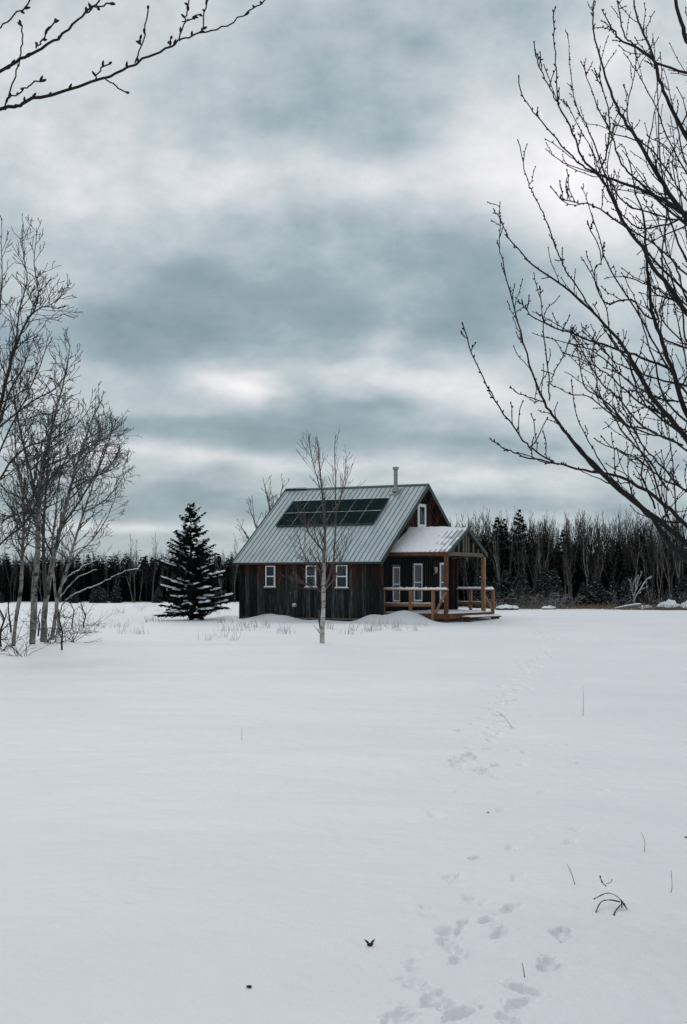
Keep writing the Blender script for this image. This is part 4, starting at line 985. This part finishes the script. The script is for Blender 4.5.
for k in range(13):      # further limbs of the same crown, farther back, all springing from the trunk side
    ex, ey = random.uniform(560, 700), random.uniform(-20, 400); sx = random.uniform(720, 780); sy = ey + random.uniform(160, 300); bow = random.uniform(10, 45)
    pts = []
    for j in range(8):
        t = j / 7; pts.append((sx + (ex - sx) * t - bow * sin(pi * t) + random.gauss(0, 4), sy + (ey - sy) * t + bow * .7 * sin(pi * t) + random.gauss(0, 4), 1.5 * (1 - t) ** .8 + .4))
    L_.append((pts, random.uniform(6.4, 7.6), random.uniform(6.8, 9.2)))
for k in range(18):
    ex, ey = random.uniform(535, 680), random.uniform(110, 390); sx = random.uniform(660, 740); sy = ey + random.uniform(70, 190); bow = random.uniform(-25, 55); pts = []
    for j in range(7):
        t = j / 6; pts.append((sx + (ex - sx) * t - bow * .6 * sin(pi * t) + random.gauss(0, 5), sy + (ey - sy) * t + bow * sin(pi * t) + random.gauss(0, 5), 1.0 * (1 - t) ** .7 + .4))
    L_.append((pts, random.uniform(5.8, 7.2), random.uniform(5.4, 8.4)))
near_tree('bare_overhanging_tree', 'near dark budding tree whose limbs fill the upper right of the picture', 6.0, (at(815, 600, 6.2).x, 6.2), L_, 12, .030, .70, (.08, .38), .0031, trunk_top=at(830, 100, 6.2), rmin=.0021, density=1.0)
def z8(l): return [(x / 2.29, y / 2.29, w) for x, y, w in l]
L2 = []
L2.append(([(-160, 190, 7), (-70, 140, 4)] + z8([(0, 254, 2.6), (45, 240, 2.4), (90, 222, 2.3), (210, 190, 1.9), (250, 175, 1.8), (310, 145, 1.6), (380, 112, 1.5), (420, 88, 1.2), (470, 72, 1.1), (520, 57, 1.0), (570, 25, .8), (605, 0, .7), (640, -40, .4)]), 3.6, 4.2))
L2.append(([(-160, 170, 6), (-60, 110, 3.6)] + z8([(0, 165, 2.4), (60, 130, 2.2), (120, 95, 1.9), (160, 66, 1.7), (195, 30, 1.4), (225, 0, 1.1), (260, -50, .6)]), 3.6, 3.3))
L2.append((z8([(10, 250, 1.3), (30, 195, 1.1), (48, 130, .9), (50, 90, .8), (50, 55, .6)]), 3.75, 3.9))
L2.append((z8([(312, 144, 1.1), (322, 105, 1.0), (332, 70, .8), (341, 20, .6)]), 3.95, 4.1))
L2.append((z8([(410, 95, 1.2), (420, 55, 1.0), (430, 30, .9), (432, -10, .7)]), 4.0, 4.2))
L2.append((z8([(420, 52, .8), (445, 38, .7), (460, 32, .6)]), 4.1, 4.0))
L2.append((z8([(462, 72, 1.0), (470, 30, .8), (478, -15, .6)]), 4.05, 4.2))
L2.append((z8([(216, 188, 1.0), (228, 160, .8), (250, 143, .6)]), 3.9, 3.8))
L2.append((z8([(244, 180, .9), (265, 198, .8), (290, 208, .6)]), 3.9, 4.0))
L2.append((z8([(-40, 80, 1.6), (0, 60, 1.1), (30, 38, 1.0), (72, 0, .8), (90, -30, .5)]), 3.7, 3.4))
L2.append((z8([(82, 112, 1.0), (100, 85, .9), (125, 45, .6)]), 3.45, 3.6))
L2.append((z8([(22, 222, 1.0), (52, 208, .9), (70, 192, .8), (95, 185, .5)]), 3.75, 3.6))
L2.append((z8([(195, 32, 1.0), (222, 14, .9), (250, 8, .6)]), 3.3, 3.2))
near_tree('bare_overhanging_tree', 'near dark budding tree reaching a few branches across the top left corner', 3.8, (at(-190, 500, 3.7).x, 3.7), L2, 5, .05, .10, (.03, .07), .0042, 0, at(-230, -60, 3.7), .002)

# ------------------------------------------------------------------ small things in the near snow
random.seed(3)
def stalk(pxs, lab, w=.7, mt_=None, name='dry_stalk', arc=None):
    b = on_ground(*pxs[0]); P = [at(px, py, b.y + .02 * i) - b for i, (px, py) in enumerate(pxs)]; P[0] = Vector((0, 0, -.04))
    P, R = smooth_path(P, [w / F * b.y * (1 - .6 * i / (len(P) - 1)) for i in range(len(P))], 3); m = MB(); m.tube(P, [max(r * .75, .0007) for r in R], 5); o = m.build(name, mt_ or M['leaf'], None, True); o.location = b; tag(o, lab, 'stalk', 'dead stalks standing in the snow')
stalk([(583, 716), (583.5, 700), (583, 686)], 'upright straw stalk alone in the right middle of the snow', .42, M['straw'])
stalk([(514, 727), (505, 718), (497, 711)], 'leaning straw stalk beside the footprint trail', .45, M['straw'])
stalk([(577, 885), (572, 875), (567, 864)], 'thin grey stalk leaning left, above the curled dead plant', .6)
stalk([(643, 852), (645, 843), (641, 832)], 'thin curved stalk right of the footprints, highest on the right', .5)
stalk([(668, 893), (672, 888), (671, 870)], 'hooked thin stalk nearest the right picture edge', .6)
stalk([(525, 978), (524, 972), (522, 963)], 'short dark stalk beside the lowest footprints', .8)
stalk([(241, 740), (242, 733), (241, 728)], 'faint short straw stalk on the open left snow', .3, M['straw'])
def litter(px, py, s, lab, petals):
    b = on_ground(px, py); m = MB()
    for k in range(petals if petals > 3 else 0):
        a = (.5, 2.7, 4.2, 5.4, 1.2)[k]; e = (.9, .8, .25, .3, .2)[k]; d = Vector((cos(a), sin(a) * .6, e)).normalized(); w = d.cross(Vector((0, 1, .3))).normalized() * s * .2
        c = Vector((0, 0, .006)); p = c + d * s * .55; q = c + d * s * (1.25 if k < 2 else .7)
        m.prism([c, p + w, q, p - w], (0, .0015, .001))
    m.blob((0, 0, .006), (s * .45, s * .3, s * .28) if petals > 3 else (s, s * .5, s * .4), 8, 5, .2)
    o = m.build('dead_leaf', M['leaf']); o.location = b; tag(o, lab, 'leaf', 'dead leaves on the snow')
litter(370, 946, .030, 'dark curled leaf with two upright points near the bottom centre of the snow', 5)
litter(249, 988, .014, 'small dark flat leaf scrap at the bottom left of the snow', 3)
litter(488, 813, .010, 'tiny dark leaf speck among the footprints', 3)
litter(686, 838, .012, 'small dark leaf scrap at the right picture edge', 3)
b = on_ground(613, 912); m = MB()
for tr, w in (([(622, 908), (620, 899), (608, 893), (594, 899)], .9), ([(620, 902), (610, 900), (601, 902), (596, 914)], 1.0), ([(622, 903), (618, 908), (615, 913), (614, 921)], 1.1), ([(600, 876), (602, 882), (606, 886)], 1.1), ([(621, 900), (627, 909), (624, 904)], 1.4), ([(606, 884), (611, 882), (612, 879)], .6)):
    P = []
    for i, (px, py) in enumerate(tr):
        Yg = on_ground(px, py).y; Yq = b.y * .6 + Yg * .4; P.append(at(px, py, Yq) - b)
    P = [Vector((p.x, p.y, max(p.z, gz(p.x + b.x, p.y + b.y) - b.z + .004))) for p in P]
    P, R = smooth_path(P, [w / F * b.y] * len(P), 4); m.tube(P, [r * .55 * random.uniform(.6, 1.6) for r in R], 5)
o = m.build('curled_dead_plant', M['leaf'], None, True); o.location = b; tag(o, 'dark dead plant arched over like claws on the lower right snow', 'dead plant')

# ------------------------------------------------------------------ world, sun, camera
w = bpy.data.worlds.new('World'); sc.world = w; w.use_nodes = True; nt = w.node_tree; nt.nodes.clear()
out = N(nt, 'ShaderNodeOutputWorld'); bg = N(nt, 'ShaderNodeBackground'); bg.inputs['Strength'].default_value = .115; nt.links.new(bg.outputs[0], out.inputs[0])
SE, SA = radians(36), radians(-14)      # sun elevation, azimuth from +Y towards +X
sky = N(nt, 'ShaderNodeTexSky', sky_type='NISHITA'); sky.sun_disc = False; sky.sun_elevation = SE; sky.sun_rotation = SA
tc = N(nt, 'ShaderNodeTexCoord').outputs['Generated']; sp = N(nt, 'ShaderNodeSeparateXYZ'); nt.links.new(tc, sp.inputs[0])
dx, dy, dz = sp.outputs
zz = math_(nt, 'ADD', math_(nt, 'MAXIMUM', dz, 0), .26)
pc = N(nt, 'ShaderNodeCombineXYZ'); nt.links.new(math_(nt, 'DIVIDE', dx, zz), pc.inputs[0]); nt.links.new(math_(nt, 'DIVIDE', dy, zz), pc.inputs[1])
n1 = noise(nt, mapping(nt, pc.outputs[0], (1.1, 1.0, 1), (3.1, 1.7, 0)), 1.5, 6, .5)
n2 = noise(nt, mapping(nt, pc.outputs[0], (1.0, 1.1, 1), (9.1, 4.7, 2)), 3.6, 6, .5)
# cloud banks laid out by direction
yy = math_(nt, 'MAXIMUM', dy, .08); tx0 = math_(nt, 'DIVIDE', dx, yy); tz0 = math_(nt, 'DIVIDE', dz, yy)
w1 = math_(nt, 'SUBTRACT', noise(nt, mapping(nt, pc.outputs[0], (1, 1, 1), (20, 3, 0)), 1.6, 4, .55), .5); w2 = math_(nt, 'SUBTRACT', noise(nt, mapping(nt, pc.outputs[0], (1, 1, 1), (3, 40, 0)), 1.6, 4, .55), .5)
tx = math_(nt, 'ADD', tx0, math_(nt, 'MULTIPLY', w1, .17)); tz = math_(nt, 'ADD', tz0, math_(nt, 'MULTIPLY', math_(nt, 'MULTIPLY', w2, .22), math_(nt, 'MINIMUM', math_(nt, 'ADD', math_(nt, 'MULTIPLY', tz0, 2.2), .06), 1)))
front = N(nt, 'ShaderNodeMapRange'); front.inputs['From Min'].default_value = .1; front.inputs['From Max'].default_value = .6; nt.links.new(dy, front.inputs['Value'])
BL = [(540, 190, 90, 170, .15), (450, 110, 60, 60, .06), (120, 330, 90, 30, -.08), (50, 60, 130, 70, .20), (190, 185, 150, 42, .30), (240, 388, 42, 20, .48), (620, 110, 130, 160, .26), (410, 372, 80, 22, .30), (90, 462, 260, 9, .22), (330, 462, 120, 10, .18), (455, 60, 60, 90, .12), (560, 400, 140, 30, .14),
      (500, 478, 150, 7, .12), (60, 120, 90, 40, .12), (120, 524, 120, 6, .22), (300, 350, 40, 20, .10), (420, 180, 60, 30, .08), (640, 330, 80, 40, .12), (130, 400, 60, 30, .05), (20, 180, 50, 40, .05),
      (300, 105, 110, 60, -.13), (180, 10, 60, 25, .02), (370, 245, 120, 55, -.24), (190, 300, 170, 42, -.22), (340, 325, 110, 30, -.22), (30, 235, 80, 30, -.14), (150, 500, 260, 12, -.14), (430, 505, 200, 10, -.18), (110, 433, 170, 12, -.20), (520, 300, 60, 60, -.14), (470, 330, 40, 30, -.15),
      (150, 575, 300, 16, -.10), (480, 440, 150, 12, -.16), (380, 410, 50, 10, -.2), (560, 460, 140, 8, -.10)]
acc = math_(nt, 'MULTIPLY', front.outputs[0], -.0)
for (px, py, sx, sy, am) in BL:
    u = math_(nt, 'MULTIPLY', math_(nt, 'SUBTRACT', tx, (px - CX) / F), F / sx); v_ = math_(nt, 'MULTIPLY', math_(nt, 'SUBTRACT', tz, (HY - py) / F), F / sy)
    r2 = math_(nt, 'ADD', math_(nt, 'MULTIPLY', u, u), math_(nt, 'MULTIPLY', v_, v_)); g = math_(nt, 'MULTIPLY', math_(nt, 'EXPONENT', math_(nt, 'MULTIPLY', r2, -1.0)), am); acc = math_(nt, 'ADD', acc, g)
acc = math_(nt, 'MULTIPLY', acc, front.outputs[0])
cz_ = N(nt, 'ShaderNodeCombineXYZ'); nt.links.new(tx0, cz_.inputs[0]); nt.links.new(math_(nt, 'POWER', math_(nt, 'MAXIMUM', tz0, .0), .75), cz_.inputs[1])
n3 = noise(nt, mapping(nt, cz_.outputs[0], (1, 1.25, 1), (4, 2, 7)), 8.5, 6, .6)
n3 = math_(nt, 'MULTIPLY', math_(nt, 'MULTIPLY', math_(nt, 'SUBTRACT', n3, .5), .92), front.outputs[0])
acc = math_(nt, 'ADD', acc, n3)
val = math_(nt, 'ADD', math_(nt, 'ADD', .40, math_(nt, 'MULTIPLY', math_(nt, 'SUBTRACT', n1, .5), .40)), math_(nt, 'ADD', math_(nt, 'MULTIPLY', math_(nt, 'SUBTRACT', n2, .5), .46), acc))
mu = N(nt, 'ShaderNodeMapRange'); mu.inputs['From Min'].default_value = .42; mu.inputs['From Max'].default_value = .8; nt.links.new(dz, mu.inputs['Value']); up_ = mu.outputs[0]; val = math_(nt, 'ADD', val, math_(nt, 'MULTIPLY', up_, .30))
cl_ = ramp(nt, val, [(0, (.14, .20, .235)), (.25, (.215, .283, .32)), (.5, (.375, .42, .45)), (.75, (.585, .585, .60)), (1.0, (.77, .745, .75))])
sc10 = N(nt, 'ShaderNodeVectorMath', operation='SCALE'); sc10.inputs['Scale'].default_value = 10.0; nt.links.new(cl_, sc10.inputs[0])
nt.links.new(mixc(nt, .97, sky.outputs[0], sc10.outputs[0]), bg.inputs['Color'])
sun = bpy.data.lights.new('sun', 'SUN'); sun.energy = .6; sun.angle = radians(28); sun.color = (1, .97, .93); so = bpy.data.objects.new('sun', sun); COL.objects.link(so)
dv = Vector((sin(SA) * cos(SE), cos(SA) * cos(SE), sin(SE))); so.rotation_euler = dv.to_track_quat('Z', 'Y').to_euler(); so.location = dv * 50
cam = bpy.data.cameras.new('camera'); cam.sensor_fit = 'VERTICAL'; cam.sensor_height = 36; cam.sensor_width = 24; cam.lens = F / 1024 * 36; cam.shift_y = (HY - 512) / 1024; cam.clip_start = .05; cam.clip_end = 6000
co_ = bpy.data.objects.new('camera', cam); COL.objects.link(co_); co_.location = (0, 0, CZ); co_.rotation_euler = (pi / 2, 0, 0); sc.camera = co_
vs = sc.view_settings; vs.view_transform = 'Standard'; vs.look = 'None'; vs.exposure = .27; vs.gamma = 1; vs.use_curve_mapping = False
